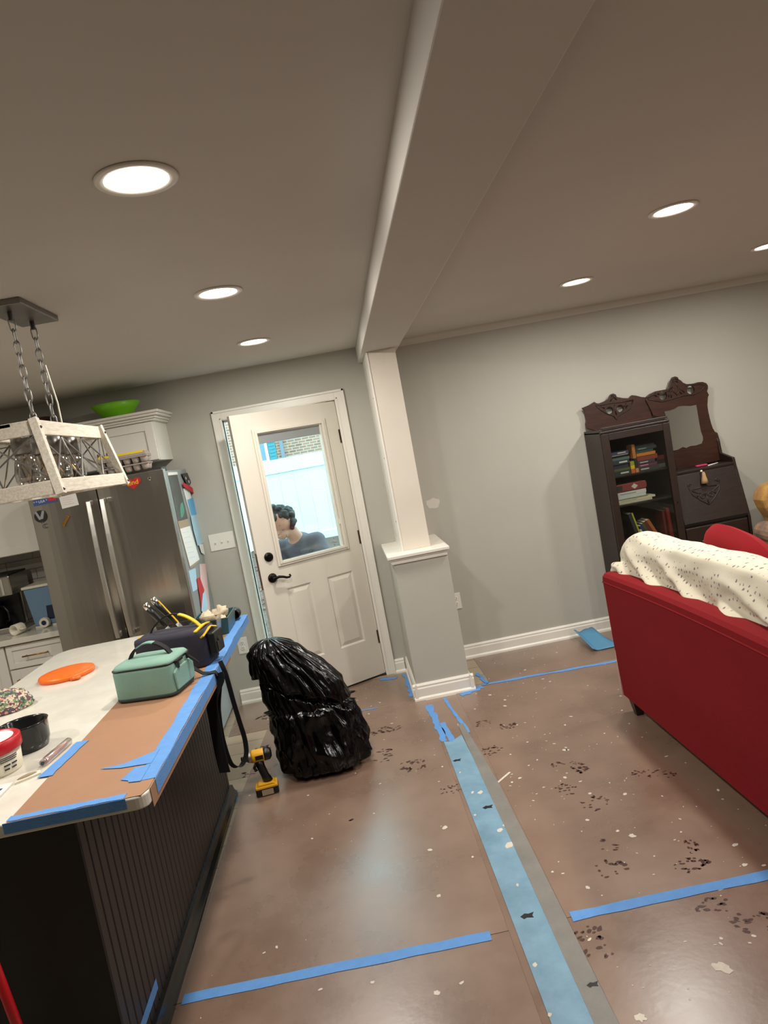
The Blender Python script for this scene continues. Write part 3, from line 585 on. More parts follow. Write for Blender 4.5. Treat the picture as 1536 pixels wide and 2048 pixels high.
o = sq('blue_tag', [(404, 1188), (408, 1182), (414, 1210), (408, 1232), (401, 1222)], 'ltblue', 'pale blue written gift tag over the pink paper', 'tag', .008)
# egg cartons on the refrigerator
ec = [P(195, 945, 1, 4.66), P(292, 930, 1, 4.66)]
def carton(z, lab, x0=-1.50, x1=-1.18, top=False, y0=4.63):
    t = thing('egg_carton', lab, 'egg carton', ((x0+x1)/2, y0+.06, z), group='egg cartons on the refrigerator')
    n = 6; dx = (x1-x0)/n
    B(((x0, y0, z+.036), (x1, y0+.12, z+.046))).build('rim', 'egg', t, bevel=.003)
    for i in range(n):
        for j in range(2): MB().lathe([(.013, 0), (.02, .008), (.025, .036)], (x0+dx*(i+.5), y0+.03+.06*j, z), 10, sq=3).build('egg_cup', 'egg', t, smooth=True)
    if top:
        mb = MB(); mb.hexa([(x0, y0, z+.046), (x1, y0, z+.046), (x1, y0+.12, z+.046), (x0, y0+.12, z+.046)], [(x0+.012, y0+.012, z+.075), (x1-.012, y0+.012, z+.075), (x1-.012, y0+.108, z+.075), (x0+.012, y0+.108, z+.075)]); mb.build('lid', 'egg', t, bevel=.004)
        mb = MB(); mb.hexa([(x0+.02, y0+.0035, z+.05), (x1-.02, y0+.0035, z+.05), (x1-.02, y0+.006, z+.05), (x0+.02, y0+.006, z+.05)], [(x0+.02, y0+.011, z+.077), (x1-.02, y0+.011, z+.077), (x1-.02, y0+.1, z+.077), (x0+.02, y0+.1, z+.077)]); mb.build('label', 'labelY', t)
carton(1.831, 'open grey pulp egg carton tray at the bottom of the pile'); carton(1.878, 'grey pulp egg carton with yellow lid label on top of pile', top=True)
pt = P(128, 905, 1, 4.95); pl = thing('houseplant', 'small dark leafy plant on top of the refrigerator', 'plant', (-1.72, 4.83, 1.801))
MB().lathe([(.03, 0), (.042, .05), (.045, .06), (.04, .06), (.036, .05)], (-1.72, 4.83, 1.801), 16).build('pot', 'cream', pl, smooth=True)
rnd = random.Random(3)
for k in range(16):
    a_ = rnd.uniform(0, 2*PI); e_ = rnd.uniform(.3, 1.3); L_ = rnd.uniform(.06, .13); d_ = Vector((math.cos(a_)*math.cos(e_), math.sin(a_)*math.cos(e_), math.sin(e_))); s0 = Vector((-1.72, 4.83, 1.85)); p1 = s0+d_*L_; sd = d_.cross(Vector((0, 0, 1))).normalized()*.014
    mb = MB(); mb.add([s0, p1-d_*.05+sd, p1, p1-d_*.05-sd, p1-d_*.05+Vector((0, 0, .004))], [(0, 1, 4), (1, 2, 4), (2, 3, 4), (3, 0, 4)]); mb.build('leaf', 'leaf', pl, solid=.001)
# cabinet above the refrigerator
CY = 4.965
uc = thing('wall_cabinet', 'white two door wall cabinet with crown above the refrigerator', 'cabinet', (-1.6, CY, 1.885))
B(((-2.03, CY, 1.885), (-1.178, D, 2.15))).build('body', 'white', uc)
xs = P(195, 852, 1, CY-.02).x
dA = shaker('door', -2.025, xs-.003, 1.89, 2.145, CY-.021, uc, rail=.055); dB = shaker('door', xs+.003, -1.183, 1.89, 2.145, CY-.021, uc, rail=.055)
barpull(xs-.03, CY-.021, 1.95, .08, dA, True); barpull(xs+.03, CY-.021, 1.95, .08, dB, True)
mb = MB()
for e_, za, zb in ((.022, 2.15, 2.165), (.032, 2.165, 2.182), (.05, 2.182, 2.2), (.062, 2.2, 2.218)): mb.box((-2.03, CY-e_, za), (-1.178+e_, D, zb))
mb.build('crown', 'white', uc, bevel=.005)
gb = P(232, 815, 1, 5.1); 
mb = MB(); mb.M = Matrix.Translation((P(231, 820, 1, 5.1).x, 5.13, 2.2185)) @ Matrix.Scale(1.0, 4); mb.lathe([(.0, .004), (.075, .0), (.095, .012), (.13, .055), (.165, .1), (.16, .102), (.125, .06), (.088, .018), (0, .012)], n=40)
tag(mb.build('green_bowl', 'green', smooth=True), 'lime green plastic bowl on top of the white cabinet', 'bowl')
bx_ = P(88, 838, 1, 5.15); mb = MB(); mb.lathe([(.06, 0), (.075, .1), (.07, .1), (.056, .01)], (bx_.x-.03, 5.15, 2.2185), 16, sq=4)
tag(mb.build('basket', 'basket'), 'small dark brown basket on top of the cabinets', 'basket')
# tall wall cabinet left of the refrigerator, base units, worktop
lc = thing('wall_cabinet', 'tall white wall cabinet left of the refrigerator above coffee machine', 'cabinet', (-2.5, 5.0, 1.43))
B(((-3.1, 5.0, 1.43), (-2.035, D, 2.15))).build('body', 'white', lc)
dA = shaker('door', -3.095, -2.57, 1.435, 2.145, 4.979, lc); dB = shaker('door', -2.564, -2.04, 1.435, 2.145, 4.979, lc)
barpull(-2.08, 4.979, 1.66, .12, dB, True); barpull(-2.6, 4.979, 1.6, .12, dA, True)
B(((-3.1, 4.95, 2.15), (-2.035, D, 2.218))).build('crown', 'white', lc, bevel=.01)
ct = B(((-3.6, 4.72, .878), (-1.965, D, .915))).build('worktop', 'quartz', bevel=.003); tag(ct, 'white quartz worktop along the wall beside refrigerator', 'worktop')
bs = struct('trim_2', 'pale grey stacked tile backsplash behind the coffee machine')
B(((-3.1, D-.004, .915), (-1.965, D-.0005, 1.43))).build('grout', 'grout', bs)
rnd = random.Random(4); zt = .917; r_ = 0
while zt < 1.42:
    xt = -3.1+(-.2 if r_ % 2 else 0)
    while xt < -1.97:
        a_, b_ = max(xt, -3.1)+.0015, min(xt+.4, -1.965)-.0015
        if b_ > a_: B(((a_, D-.012-rnd.uniform(0, .002), zt), (b_, D-.004, min(zt+.072, 1.43)))).build('tile', 'pale', bs)
        xt += .4
    zt += .0755; r_ += 1
def basecab(x0, x1, label, knob):
    t = thing('base_cabinet', label, 'cabinet', ((x0+x1)/2, 4.76, 0), group='white base cabinets under the worktop')
    B(((x0, 4.765, .1), (x1, D, .878)), ((x0, 4.83, 0), (x1, D, .1))).build('body', 'white', t)
    dw = shaker('drawer', x0+.004, x1-.004, .715, .868, 4.744, t, rail=.035) if knob else None
    if dw: barpull((x0+x1)/2, 4.744, .79, .17, dw)
    d_ = shaker('door', x0+.004, x1-.004, .105, .705 if knob else .868, 4.744, t)
    if knob: barpull(x0+.05, 4.744, .62, .05, d_, True, name='knob')
    return t
basecab(-2.36, -1.967, 'white base cabinet with brass drawer pull beside refrigerator', True)
basecab(-2.9, -2.364, 'white base cabinet with one tall plain door', False)
# coffee machine
cm = thing('coffee_maker', 'stainless and black coffee maker on the wall worktop', 'coffee maker', (-2.5, 5.1, .915))
B(((-2.68, 4.98, .915), (-2.335, 5.26, .955))).build('base', 'steel', cm, bevel=.006); B(((-2.66, 5.14, .955), (-2.355, 5.26, 1.3))).build('tower', 'steel', cm, bevel=.006)
B(((-2.68, 4.97, 1.17), (-2.335, 5.25, 1.305))).build('brew_head', 'steel', cm, bevel=.01); B(((-2.4, 4.966, 1.18), (-2.385, 4.972, 1.29))).build('side_trim', 'chrome', cm)
B(((-2.68, 4.975, 1.3), (-2.34, 5.25, 1.315))).build('lid', 'black', cm, bevel=.004); B(((-2.65, 5.12, .955), (-2.37, 5.14, 1.17))).build('recess', 'black', cm)
cf = MB().lathe([(.06, 0), (.075, .02), (.078, .09), (.06, .15), (.062, .17), (0, .172)], (-2.53, 5.045, .956), 20).build('carafe', 'black', cm, smooth=True)
MB().tube([(-2.455, 5.03, .99), (-2.41, 5.01, 1.0), (-2.405, 5.0, 1.06), (-2.43, 5.01, 1.10), (-2.47, 5.03, 1.10)], .009, 8).build('carafe_handle', 'black', cf, smooth=True)
# mug lying on its side
mg = P(44, 1252, 2, .95); mb = MB(); mb.M = Matrix.Translation((mg.x, 4.84, .915+.036)) @ Matrix.Rotation(-.35, 4, 'Z'); mb.lathe([(.0, .075), (.034, .075), (.036, .07), (.036, -.0), (.031, .0), (.031, .068), (0, .07)], n=20, axis='y')
mb2 = MB(); mb2.M = mb.M; mb2.tube([(.034, .015, 0), (.058, .02, 0), (.06, .045, 0), (.034, .058, 0)], .005, 8)
tm = thing('mug', 'cream mug lying on its side on the worktop', 'mug', (mg.x, 4.84, .915)); mb.build('cup', 'cream', tm, smooth=True); mb2.build('handle', 'cream', tm, smooth=True)
# water filter pitcher
wp = thing('water_pitcher', 'blue tinted water filter dispenser with white lid beside refrigerator', 'pitcher', (-2.12, 5.05, .916))
mb = MB(); mb.hexa([(-2.235, 4.96, .925), (-2.02, 4.96, .925), (-2.02, 5.18, .925), (-2.235, 5.18, .925)], [(-2.26, 4.95, 1.19), (-2.0, 4.95, 1.19), (-2.0, 5.2, 1.19), (-2.26, 5.2, 1.19)]); mb.build('tank', 'bluewater', wp, bevel=.012)
B(((-2.235, 4.965, .9155), (-2.02, 5.18, .927))).build('foot', 'cream', wp); B(((-2.266, 4.944, 1.19), (-1.994, 5.206, 1.208))).build('lid', 'cream', wp, bevel=.005)
B(((-2.14, 4.955, .96), (-2.06, 5.03, 1.12))).build('filter', 'navyp', wp, bevel=.008)
mb = MB(); mb.lathe([(.032, -.012), (.034, 0), (.034, .02)], (-2.155, 4.93, .951), 18, 'y'); tp = mb.build('spigot', 'cream', wp); MB().lathe([(.016, -.016), (.016, -.011)], (-2.155, 4.93, .951), 14, 'y').build('spigot_button', 'navyp', tp)
# switch plate and outlets
def plate(cx, cz, w_, h_, name, label, cat, y=D):
    t = thing(name, label, cat, (cx, y, cz)); B(((cx-w_/2, y-.006, cz-h_/2), (cx+w_/2, y, cz+h_/2))).build('cover_plate', 'trim', t, bevel=.002); return t
t = plate(-.955, 1.231, .182, .123, 'light_switch', 'white three gang toggle switch plate beside the door', 'switch')
for k in (-1, 0, 1): x = -.955+k*.046; B(((x-.005, D-.016, 1.222), (x+.005, D-.006, 1.234))).build('toggle', 'trim', t, bevel=.002); 
def outlet(cx, cz, label):
    t = plate(cx, cz, .075, .122, 'power_outlet', label, 'outlet')
    for s_ in (-1, 1):
        z = cz+s_*.02; r = MB().lathe([(.016, -.003), (.017, 0)], (cx, D-.006, z), 18, 'y').build('receptacle', 'trim', t)
        for dx in (-.006, .006): B(((cx+dx-.0012, D-.0098, z-.001), (cx+dx+.0012, D-.0088, z+.008))).build('slot', 'socket', r)
        MB().lathe([(.0025, -.0008), (.0025, 0)], (cx, D-.009, z-.008), 8, 'y').build('slot', 'socket', r)
outlet(-.96, .435, 'white double outlet on the wall left of the door'); outlet(.67, .452, 'white double outlet partly behind the column pedestal')
# ================================================================== ISLAND
isl = thing('kitchen_island', 'dark espresso kitchen island base with vertical bead boards', 'island', (-1.25, 2.87, 0))
B(((-1.62, 1.975, .0), (-.913, 3.80, .884))).build('carcass', 'islandend', isl)
n = 38; y0, y1 = 1.975, 3.80; dy = (y1-y0)/n; BBM = None
for k in range(n):
    mb = MB(); a_ = y0+k*dy+.0022; b_ = y0+(k+1)*dy-.0022; mb.prism([(-.913, a_), (-.907, a_), (-.905, a_+.003), (-.905, b_-.003), (-.907, b_), (-.913, b_)], 2, .06, .884); mb.build('bead_board', 'island', isl)
B(((-1.62, 1.968, 0), (-.905, 1.975, .884))).build('end_panel', 'islandend', isl, bevel=.002)
mb = MB(); mb.prism([(-.905, 0), (-.872, 0), (-.874, .02), (-.886, .036), (-.892, .06), (-.905, .062)], 1, 1.962, 3.806); mb.build('toe_moulding', 'toe', isl)
tag(MB().prism([(2.0, .10), (2.27, .10), (2.27, .135), (2.0, .13)], 0, -.9045, -.9035).build('painters_tape', 'tape'), 'blue strip standing for a reflected tint low on the bead boards of island', 'tape')  # bluish reflection on the boards, put in as a coloured strip
TZ = .92
def rounded(x0, x1, y0, y1, r):
    q = []
    for cx, cy, a0 in ((x1-r[0], y0+r[0], -PI/2), (x1-r[1], y1-r[1], 0), (x0+r[2], y1-r[2], PI/2), (x0+r[3], y0+r[3], PI)):
        R_ = r[len(q)//6]
        for k in range(6): t = a0+PI/2*k/5; q.append((cx+R_*math.cos(t), cy+R_*math.sin(t)))
    return q
it = MB().prism(rounded(-1.70, -.662, 1.862, 4.0, (.03, .01, .1, .03)), 2, .884, TZ).build('island_countertop', 'quartz', bevel=.004); tag(it, 'white speckled quartz countertop on the dark island', 'countertop')
cbd = MB(); cbd.prism([(-1.026, 1.866), (-.676, 1.866), (-.664, 1.9), (-.664, 3.96), (-1.0, 3.4), (-1.014, 2.777)], 2, TZ+.0005, TZ+.0022)
cbd.box((-.6615, 1.90, .868), (-.6595, 3.3, TZ+.002)); tag(cbd.build('counter_protection_board', 'counterboard'), 'brown protection board taped along the island countertop edge', 'board')
def ctape(name, polys, label, boxes=()):
    mb = MB()
    for q in polys: mb.prism(q, 2, TZ+.0026, TZ+.0034)
    for a_, b_ in boxes: mb.box(a_, b_)
    return tag(mb.build(name, 'tape'), label, 'tape', 'blue tape on the island countertop')
e1 = strip((-.688, 1.96), (-.684, 3.985), .052, 24, 21, .004)
ctape('edge_tape', [e1], 'long blue tape folded over the long countertop edge', [((-.6592, 1.95, .882), (-.6582, 3.99, TZ+.003)), ((-.69, 3.985, TZ+.0026), (-.658, 3.992, TZ+.0034))])
ctape('edge_tape', [strip((-1.03, 1.884), (-.72, 1.878), .028, 12, 22, .003)], 'blue tape wrapped over the short countertop edge above end panel', [((-1.035, 1.8595, .894), (-.715, 1.861, TZ+.003))])
TZ += .0012
ctape('painters_tape', [[(-.86, 2.105), (-.79, 2.11), (-.73, 2.15), (-.70, 2.17), (-.70, 2.07), (-.74, 2.075), (-.79, 2.08)], [(-.765, 1.99), (-.745, 2.06), (-.70, 2.06), (-.70, 1.955), (-.735, 1.962), (-.74, 1.975)]], 'torn forked blue tape pieces near the countertop corner')
ctape('painters_tape', [strip((-1.035, 2.135), (-1.012, 2.39), .042, 8, 23, .003)], 'short blue tape strip along the inner board edge')
TZ -= .0012
# ------------------------------------------------------------------ chandelier over the island
CX, CYC = -1.05, 2.76
ch = thing('chandelier', 'rectangular whitewashed wood chandelier with smoked glass bulbs on two chains', 'chandelier', (CX, 2.82, CH))
B(((CX-.075, 2.62, CH-.022), (CX+.07, 2.97, CH))).build('canopy', 'galv', ch, bevel=.003)
lk = MB(); lk.tube([(.0105*math.cos(t), 0, .021*math.sin(t)+(.006 if math.sin(t) > 0 else -.006)) for t in [2*PI*k/14 for k in range(14)]], .0026, 6, closed=True)
proto = None
for yy, zb in ((2.715, 2.005), (2.905, 2.005)):
    MB().lathe([(.009, -.03), (.009, 0)], (CX-.01, yy, CH-.022), 10).build('hook', 'dkmetal', ch)
    z = CH-.066; k = 0
    while z > zb:
        if proto is None: proto = lk.build('chain_link', 'galv', ch, local=True, smooth=True); o = proto
        else: o = proto.copy(); COL.objects.link(o); o.parent = ch
        o.location = (-.01, yy-2.82, z-CH); o.rotation_euler = (0, 0, (PI/2 if k % 2 else .2)); z -= .043; k += 1
MB().tube([(CX+.0, 2.915, 2.25), (CX+.012, 2.922, 2.1), (CX+.012, 2.92, 2.0)], .0032, 6).build('power_cord', 'cream', ch)
tx, ty, lx_, ly_ = .10, .325, .15, .365; tz0, tz1, bz0, bz1 = 1.948, 1.997, 1.745, 1.792; th = .016
def ringframe(hx, hy, z0, z1, nm):
    for a_, b_ in (((CX-hx, CYC-hy, z0), (CX-hx+th, CYC+hy, z1)), ((CX+hx-th, CYC-hy, z0), (CX+hx, CYC+hy, z1)), ((CX-hx+th, CYC-hy, z0), (CX+hx-th, CYC-hy+th, z1)), ((CX-hx+th, CYC+hy-th, z0), (CX+hx-th, CYC+hy, z1))):
        B((a_, b_)).build(nm, 'whitewash', ch, bevel=.002)
ringframe(tx, ty, tz0, tz1, 'upper_rail'); ringframe(lx_, ly_, bz0, bz1, 'lower_rail')
for sx in (-1, 1):
    for sy in (-1, 1):
        a_ = Vector((CX+sx*(lx_-.004), CYC+sy*(ly_-.004), bz0-.003)); b_ = Vector((CX+sx*(tx-.004), CYC+sy*(ty-.004), tz1+.003)); mb = MB()
        mb.tube([a_, b_], 1, flat=(.026, .026), wdir=(1, 0, 0)); ps = mb.build('corner_post', 'whitewash', ch)
        for q in (.06, .88): c_ = a_.lerp(b_, q); MB().ball((c_.x+sx*.014, c_.y, c_.z), .005, 8, 5).build('rivet', 'dkmetal', ps)
    def sd(u, v): return Vector((CX+sx*((lx_-.01)*(1-v)+(tx-.01)*v), CYC+u*((ly_-.02)*(1-v)+(ty-.02)*v), bz1*(1-v)+tz0*v))
    for u0, u1 in ((-1, -.33), (-.33, .33), (.33, 1)):
        for a_, b_ in ((sd(u0, 0), sd(u1, 1)), (sd(u0, 1), sd(u1, 0))): MB().tube([a_, b_], .0032, 6).build('cross_rod', 'galv', ch)
    for u0 in (-.33, .33): MB().tube([sd(u0, 0), sd(u0, 1)], .003, 6).build('cross_rod', 'chrome', ch)
for sy in (-1, 1):
    def ed(u, v): return Vector((CX+u*((lx_-.02)*(1-v)+(tx-.02)*v), CYC+sy*((ly_-.01)*(1-v)+(ty-.01)*v), bz1*(1-v)+tz0*v))
    for a_, b_ in ((ed(-1, 0), ed(1, 1)), (ed(-1, 1), ed(1, 0))): MB().tube([a_, b_], .0032, 6).build('cross_rod', 'galv', ch)
B(((CX-.02, CYC-ty, 1.985), (CX+.02, CYC+ty, 1.997))).build('centre_bar', 'whitewash', ch)
for k in range(4):
    yy = CYC-.225+.15*k
    s_ = MB().lathe([(.012, 1.985), (.03, 1.98), (.032, 1.9), (.029, 1.9), (.027, 1.97)], (CX, yy, 0), 20).build('bulb_socket', 'galv', ch, smooth=True)
    MB().lathe([(.016, 1.905), (.026, 1.895), (.034, 1.87), (.041, 1.835), (.040, 1.81), (.03, 1.79), (.013, 1.782), (0, 1.781)], (CX, yy, 0), 24).build('bulb', 'smoke', s_, smooth=True)
    MB().tube([(CX, yy, 1.9), (CX-.008, yy, 1.86), (CX+.006, yy, 1.83), (CX-.004, yy, 1.81)], .0016, 5).build('filament', 'brass', s_)
# ------------------------------------------------------------------ things on the island
T2 = TZ+.0036
def lid_ring(): pass
c_ = Vector((-1.433, 3.385)); mb = MB(); mb.M = Matrix.Translation((c_.x, c_.y, TZ)) @ Matrix.Rotation(.0, 4, 'Z')
mb.lathe([(0, .004), (.105, .002), (.122, .0), (.126, .012), (.122, .02), (.112, .0235), (.06, .0245), (0, .0245)], n=44); mb.box((.06, -.128, .004), (.1, -.095, .016))
tag(mb.build('orange_lid', 'orange', smooth=True), 'round orange plastic lid lying on the white countertop', 'lid')
# knitted hat
mb = MB(); mb.M = Matrix.Translation((-1.565, 2.985, TZ)) @ Matrix.Rotation(.2, 4, 'Z') @ Matrix.Diagonal((1.15, .8, 1, 1)); rows = []
for i in range(13):
    t = i/12; rr = .115*math.sqrt(max(0, 1-(t*.98)**3))+.004*math.sin(i*2.2); row = []
    for k in range(36): a_ = 2*PI*k/36; r = rr*(1+.06*noise.noise(Vector((math.cos(a_)*2, math.sin(a_)*2, t*3)))+.02*math.sin(a_*18)); row.append((r*math.cos(a_), r*math.sin(a_), .003+.075*t*(1+.15*math.cos(a_))))
    rows.append(row)
mb.grid(rows, True); mb.add(rows[-1], [tuple(range(36))]); mb.add(rows[0], [tuple(range(36))[::-1]])
tag(mb.build('knitted_hat', 'knit', smooth=True), 'multicoloured knitted hat lying on the countertop', 'hat')
# black bowl with a tape scrap
bw = thing('black_bowl', 'glossy black bowl beside the red lidded tub', 'bowl', (-1.215, 2.44, TZ))
MB().lathe([(0, .004), (.06, .0), (.068, .004), (.076, .03), (.079, .085), (.082, .09), (.077, .091), (.073, .085), (.069, .03), (.05, .012), (0, .01)], (-1.215, 2.44, TZ), 36).build('body', 'toe', bw, smooth=True)
MB().prism([(2.425, 1.0), (2.43, 1.03), (2.445, 1.025), (2.44, .985)], 0, -1.134, -1.133).build('tape_scrap', 'clearpl', bw)
# white tub with red lid
tb = thing('plastic_tub', 'white plastic tub with red screw lid and printed label', 'tub', (-1.245, 2.26, TZ))
MB().lathe([(0, .002), (.074, 0), (.078, .006), (.083, .075), (.0, .076)], (-1.24, 2.268, TZ), 36).build('body', 'cream', tb, smooth=True)
ld_ = MB().lathe([(.088, .07), (.09, .073), (.09, .105), (.085, .109), (.075, .108), (.073, .105), (0, .105)], (-1.24, 2.268, TZ), 36).build('lid', 'redplastic', tb, smooth=True)
MB().lathe([(.07, .1055), (.07, .1065), (0, .1066)], (-1.24, 2.268, TZ), 30).build('lid_label', 'paper', ld_)
def onround(c, r, a0, a1, z0, z1, t=.0004):
    mb = MB(); n = 8; rows = [[(c[0]+(r+t)*math.cos(a0+(a1-a0)*k/n), c[1]+(r+t)*math.sin(a0+(a1-a0)*k/n), z) for k in range(n+1)] for z in (z0, z1)]; mb.grid(rows); return mb
for k, (za, zb, aa, ab) in enumerate(((.056, .059, -.9, -.2), (.05, .053, -.9, -.2), (.044, .047, -.9, -.25), (.03, .035, -.8, -.55), (.03, .035, -.5, -.25), (.018, .023, -.8, -.6), (.018, .023, -.52, -.3))):
    onround((-1.24, 2.268), .0795+za*.05, aa, ab, TZ+za, TZ+zb, .0016).build('printed_line', 'ink', tb)
# clear tube
a_ = P(85, 1527, 2, TZ+.013); b_ = P(140, 1480, 2, TZ+.013); d_ = (b_-a_).normalized()
tu = thing('plastic_tube', 'clear pinkish plastic tube lying beside the black bowl', 'tube', ((a_+b_)/2).to_tuple()); tu.location.z = TZ; MW[tu.name] = Matrix.Translation(tu.location)
MB().tube([a_, a_+d_*.02, b_-d_*.01, b_], [.011, .0128, .0128, .008], 16).build('barrel', 'clearpl', tu, smooth=True)
MB().tube([a_-d_*.002, a_+d_*.003], .006, 12).build('nozzle', 'teal', tu); MB().tube([a_+d_*.02, b_-d_*.03], .007, 10).build('plunger', 'pinkpaper', tu)
# small white tester and wooden scrap
tag(B(((-1.17, 2.005, TZ), (-1.13, 2.14, TZ+.006))).build('paper_strip', 'paper', bevel=.001), 'small white printed strip at the countertop near the tub', 'paper strip')
for k in range(4): B(((-1.156+.004*(k % 2), 2.025+k*.022, TZ+.006), (-1.144, 2.039+k*.022, TZ+.0064))).build('printed_mark', 'ink', bpy.data.objects['paper_strip'])
mb = MB(); mb.M = Matrix.Translation((-1.10, 2.165, TZ)) @ Matrix.Rotation(.7, 4, 'Z'); mb.prism([(-.04, -.016), (.034, -.02), (.042, .01), (-.02, .02)], 2, 0, .006); o = mb.build('putty_scrap', 'cream'); tag(o, 'cream scraper card with brown putty smear', 'card')
mb = MB(); mb.M = Matrix.Translation((-1.10, 2.165, TZ+.006)) @ Matrix.Rotation(.7, 4, 'Z'); mb.ball((0, 0, 0), (.03, .009, .006), 12, 6); mb.build('putty_smear', 'kraft', o)
# mint cooler bag
mbag = thing('cooler_bag', 'mint green canvas cooler bag with black straps on island', 'bag', (-.866, 2.81, T2), math.radians(-11.8))
MBg = Matrix.Translation((-.866, 2.81, T2)) @ Matrix.Rotation(math.radians(-11.8), 4, 'Z') @ Matrix.Diagonal((1, 1, .88, 1))
def lm(): m = MB(); m.M = MBg.copy(); return m
m = lm(); m.M = MBg @ Matrix.Diagonal((.124, .103, 1, 1)); m.lathe([(.93, 0), (.985, .006), (1, .02), (1.0, .125), (.985, .142)], n=64, sq=7); m.build('body', 'mint', mbag, smooth=True)
m = lm(); m.M = MBg @ Matrix.Diagonal((.124, .103, 1, 1)); m.lathe([(.99, .141), (.985, .147), (.93, .156), (.7, .163), (.35, .166), (0, .167)], n=64, sq=6); m.build('lid', 'mint', mbag, smooth=True)
m = lm(); m.M = MBg @ Matrix.Diagonal((.1246, .1036, 1, 1)); m.lathe([(.992, .137), (1.004, .1385), (1.004, .1425), (.99, .144)], n=64, sq=7); m.build('zipper', 'black', mbag)
m = lm(); m.M = MBg @ Matrix.Diagonal((.1246, .1036, 1, 1)); m.lathe([(.94, .0), (.99, .005), (1.004, .013), (1.0, .018)], n=64, sq=7); m.build('stained_hem', 'mintdark', mbag, smooth=True)
def ribbon(pts, w_, t_, wd): m = lm(); m.tube(pts, 1, flat=(w_, t_), wdir=wd); return m
arch = [(-.085+.17*k/14, .005, .162+.062*math.sin(PI*k/14)**.7) for k in range(15)]
ribbon(arch, .028, .005, (0, 1, 0)).build('handle', 'mint', mbag); ribbon(arch[9:], .029, .0062, (0, 1, 0)).build('handle_end', 'blackfab', mbag); ribbon(arch[:4], .029, .0062, (0, 1, 0)).build('handle_end', 'blackfab', mbag)
m = lm(); m.prism([(-.08, .02), (.08, .02), (.085, .1), (.06, .112), (-.06, .112), (-.085, .1)], 0, .122, .131); m.build('side_pocket', 'mint', mbag, bevel=.006)
m = lm(); m.box((.131, -.055, .108), (.134, -.04, .14)); m.box((.124, -.06, .132), (.133, .0, .142)); m.build('zipper_pull', 'black', mbag)
m = lm(); m.prism([(-.03, .01), (.03, .006), (.02, .055), (-.01, .06)], 0, -.142, -.123); m.build('strap_tab', 'blackfab', mbag)
m = lm(); m.box((.13, .03, .12), (.136, .05, .145)); m.tube([(.134, .04, .13), (.15, .05, .105), (.16, .06, .085)], .006, 8); m.build('strap_buckle', 'black', mbag)
# shoulder strap hanging over the counter edge (belongs to the cooler bag)
YS = 2.915
def rs(pxs, w_, nm='shoulder_strap', t_=.0025, y=YS, dy=0, flatrun=False):
    pts = []
    for i, (x, y_) in enumerate(pxs): v = P(x, y_, 1, y+dy*i); v.x = max(v.x, -.648) if .86 < v.z < .94 and i < 12 and nm == 'shoulder_strap' and not flatrun else v.x; pts.append(v)
    # resample smooth
    out = []
    for i in range(len(pts)-1):
        p0, p1, p2, p3 = pts[max(i-1, 0)], pts[i], pts[i+1], pts[min(i+2, len(pts)-1)]
        for k in range(5):
            t = k/5; out.append(.5*((2*p1)+(-p0+p2)*t+(2*p0-5*p1+4*p2-p3)*t*t+(-p0+3*p1-3*p2+p3)*t**3))
    out.append(pts[-1]); m = MB(); m.tube(out, 1, flat=(w_, t_), wdir=(1, -.35, .2)); return m.build(nm, 'blackfab', mbag)
rs([(428, 1348), (424, 1362), (424, 1400), (430, 1450), (440, 1505), (450, 1545)], .05)
rs([(427, 1349), (433, 1362), (437, 1400), (438, 1430), (446, 1480), (462, 1527), (480, 1532), (492, 1512), (490, 1480), (478, 1440), (466, 1400), (452, 1350), (440, 1322)], .022, y=2.925, dy=.008)
mb = MB(); mb.tube([(-.735, 2.88, T2+.05), (-.70, 2.895, T2+.012), (-.675, 2.905, T2+.006), (-.655, 2.912, T2+.004), (-.648, 2.915, T2-.012)], 1, flat=(.022, .003), wdir=(.3, 1, 0)); mb.build('shoulder_strap', 'blackfab', mbag)
# charcoal tool bag with yellow trim
tbg = thing('tool_bag', 'charcoal canvas tool bag with yellow trim behind the mint bag', 'bag', (-.845, 3.135, T2), math.radians(-10))
TB = Matrix.Translation((-.845, 3.135, T2)) @ Matrix.Rotation(math.radians(-10), 4, 'Z')
m = MB(); m.M = TB @ Matrix.Diagonal((.16, .09, 1, 1)); m.lathe([(.95, 0), (1, .01), (1, .14), (.98, .152), (.7, .16), (0, .162)], n=56, sq=6); m.build('body', 'navy', tbg, smooth=True)
m = MB(); m.M = TB; m.tube([(.155, .08, .13), (.163, .0, .152), (.155, -.08, .13)], .006, flat=(.02, .006), wdir=(1, 0, .5)); m.tube([(.13, .082, .156), (.14, 0, .167), (.13, -.082, .156)], .006, flat=(.014, .005), wdir=(1, 0, 0)); m.build('yellow_trim', 'yellow', tbg)
m = MB(); m.M = TB; m.tube([(-.155, .06, .13), (-.158, .0, .152), (-.14, -.075, .14)], .006, flat=(.012, .005), wdir=(1, 0, .5)); m.build('yellow_trim', 'yellow', tbg)
arch = [Vector((-.115+.23*k/16, .02, .158+.07*math.sin(PI*k/16)**.8)) for k in range(17)]
for a_, b_, mm, ww in ((0, 11, 'blackfab', .012), (10, 17, 'yellow', .026)):
    m = MB(); m.M = TB; m.tube(arch[a_:b_], 1, flat=(ww, .005), wdir=(0, 1, 0)); m.build('handle', mm, tbg)
m = MB(); m.M = TB; m.box((.162, -.05, .04), (.195, .055, .135)); bxp = m.build('side_case', 'black', tbg, bevel=.006)
m = MB(); m.M = TB; m.lathe([(.012, .195), (.012, .199)], (0, .0, .095), 14, 'x'); m.box((.19, -.03, .05), (.198, -.01, .09)); m.build('clip', 'dkmetal', bxp)
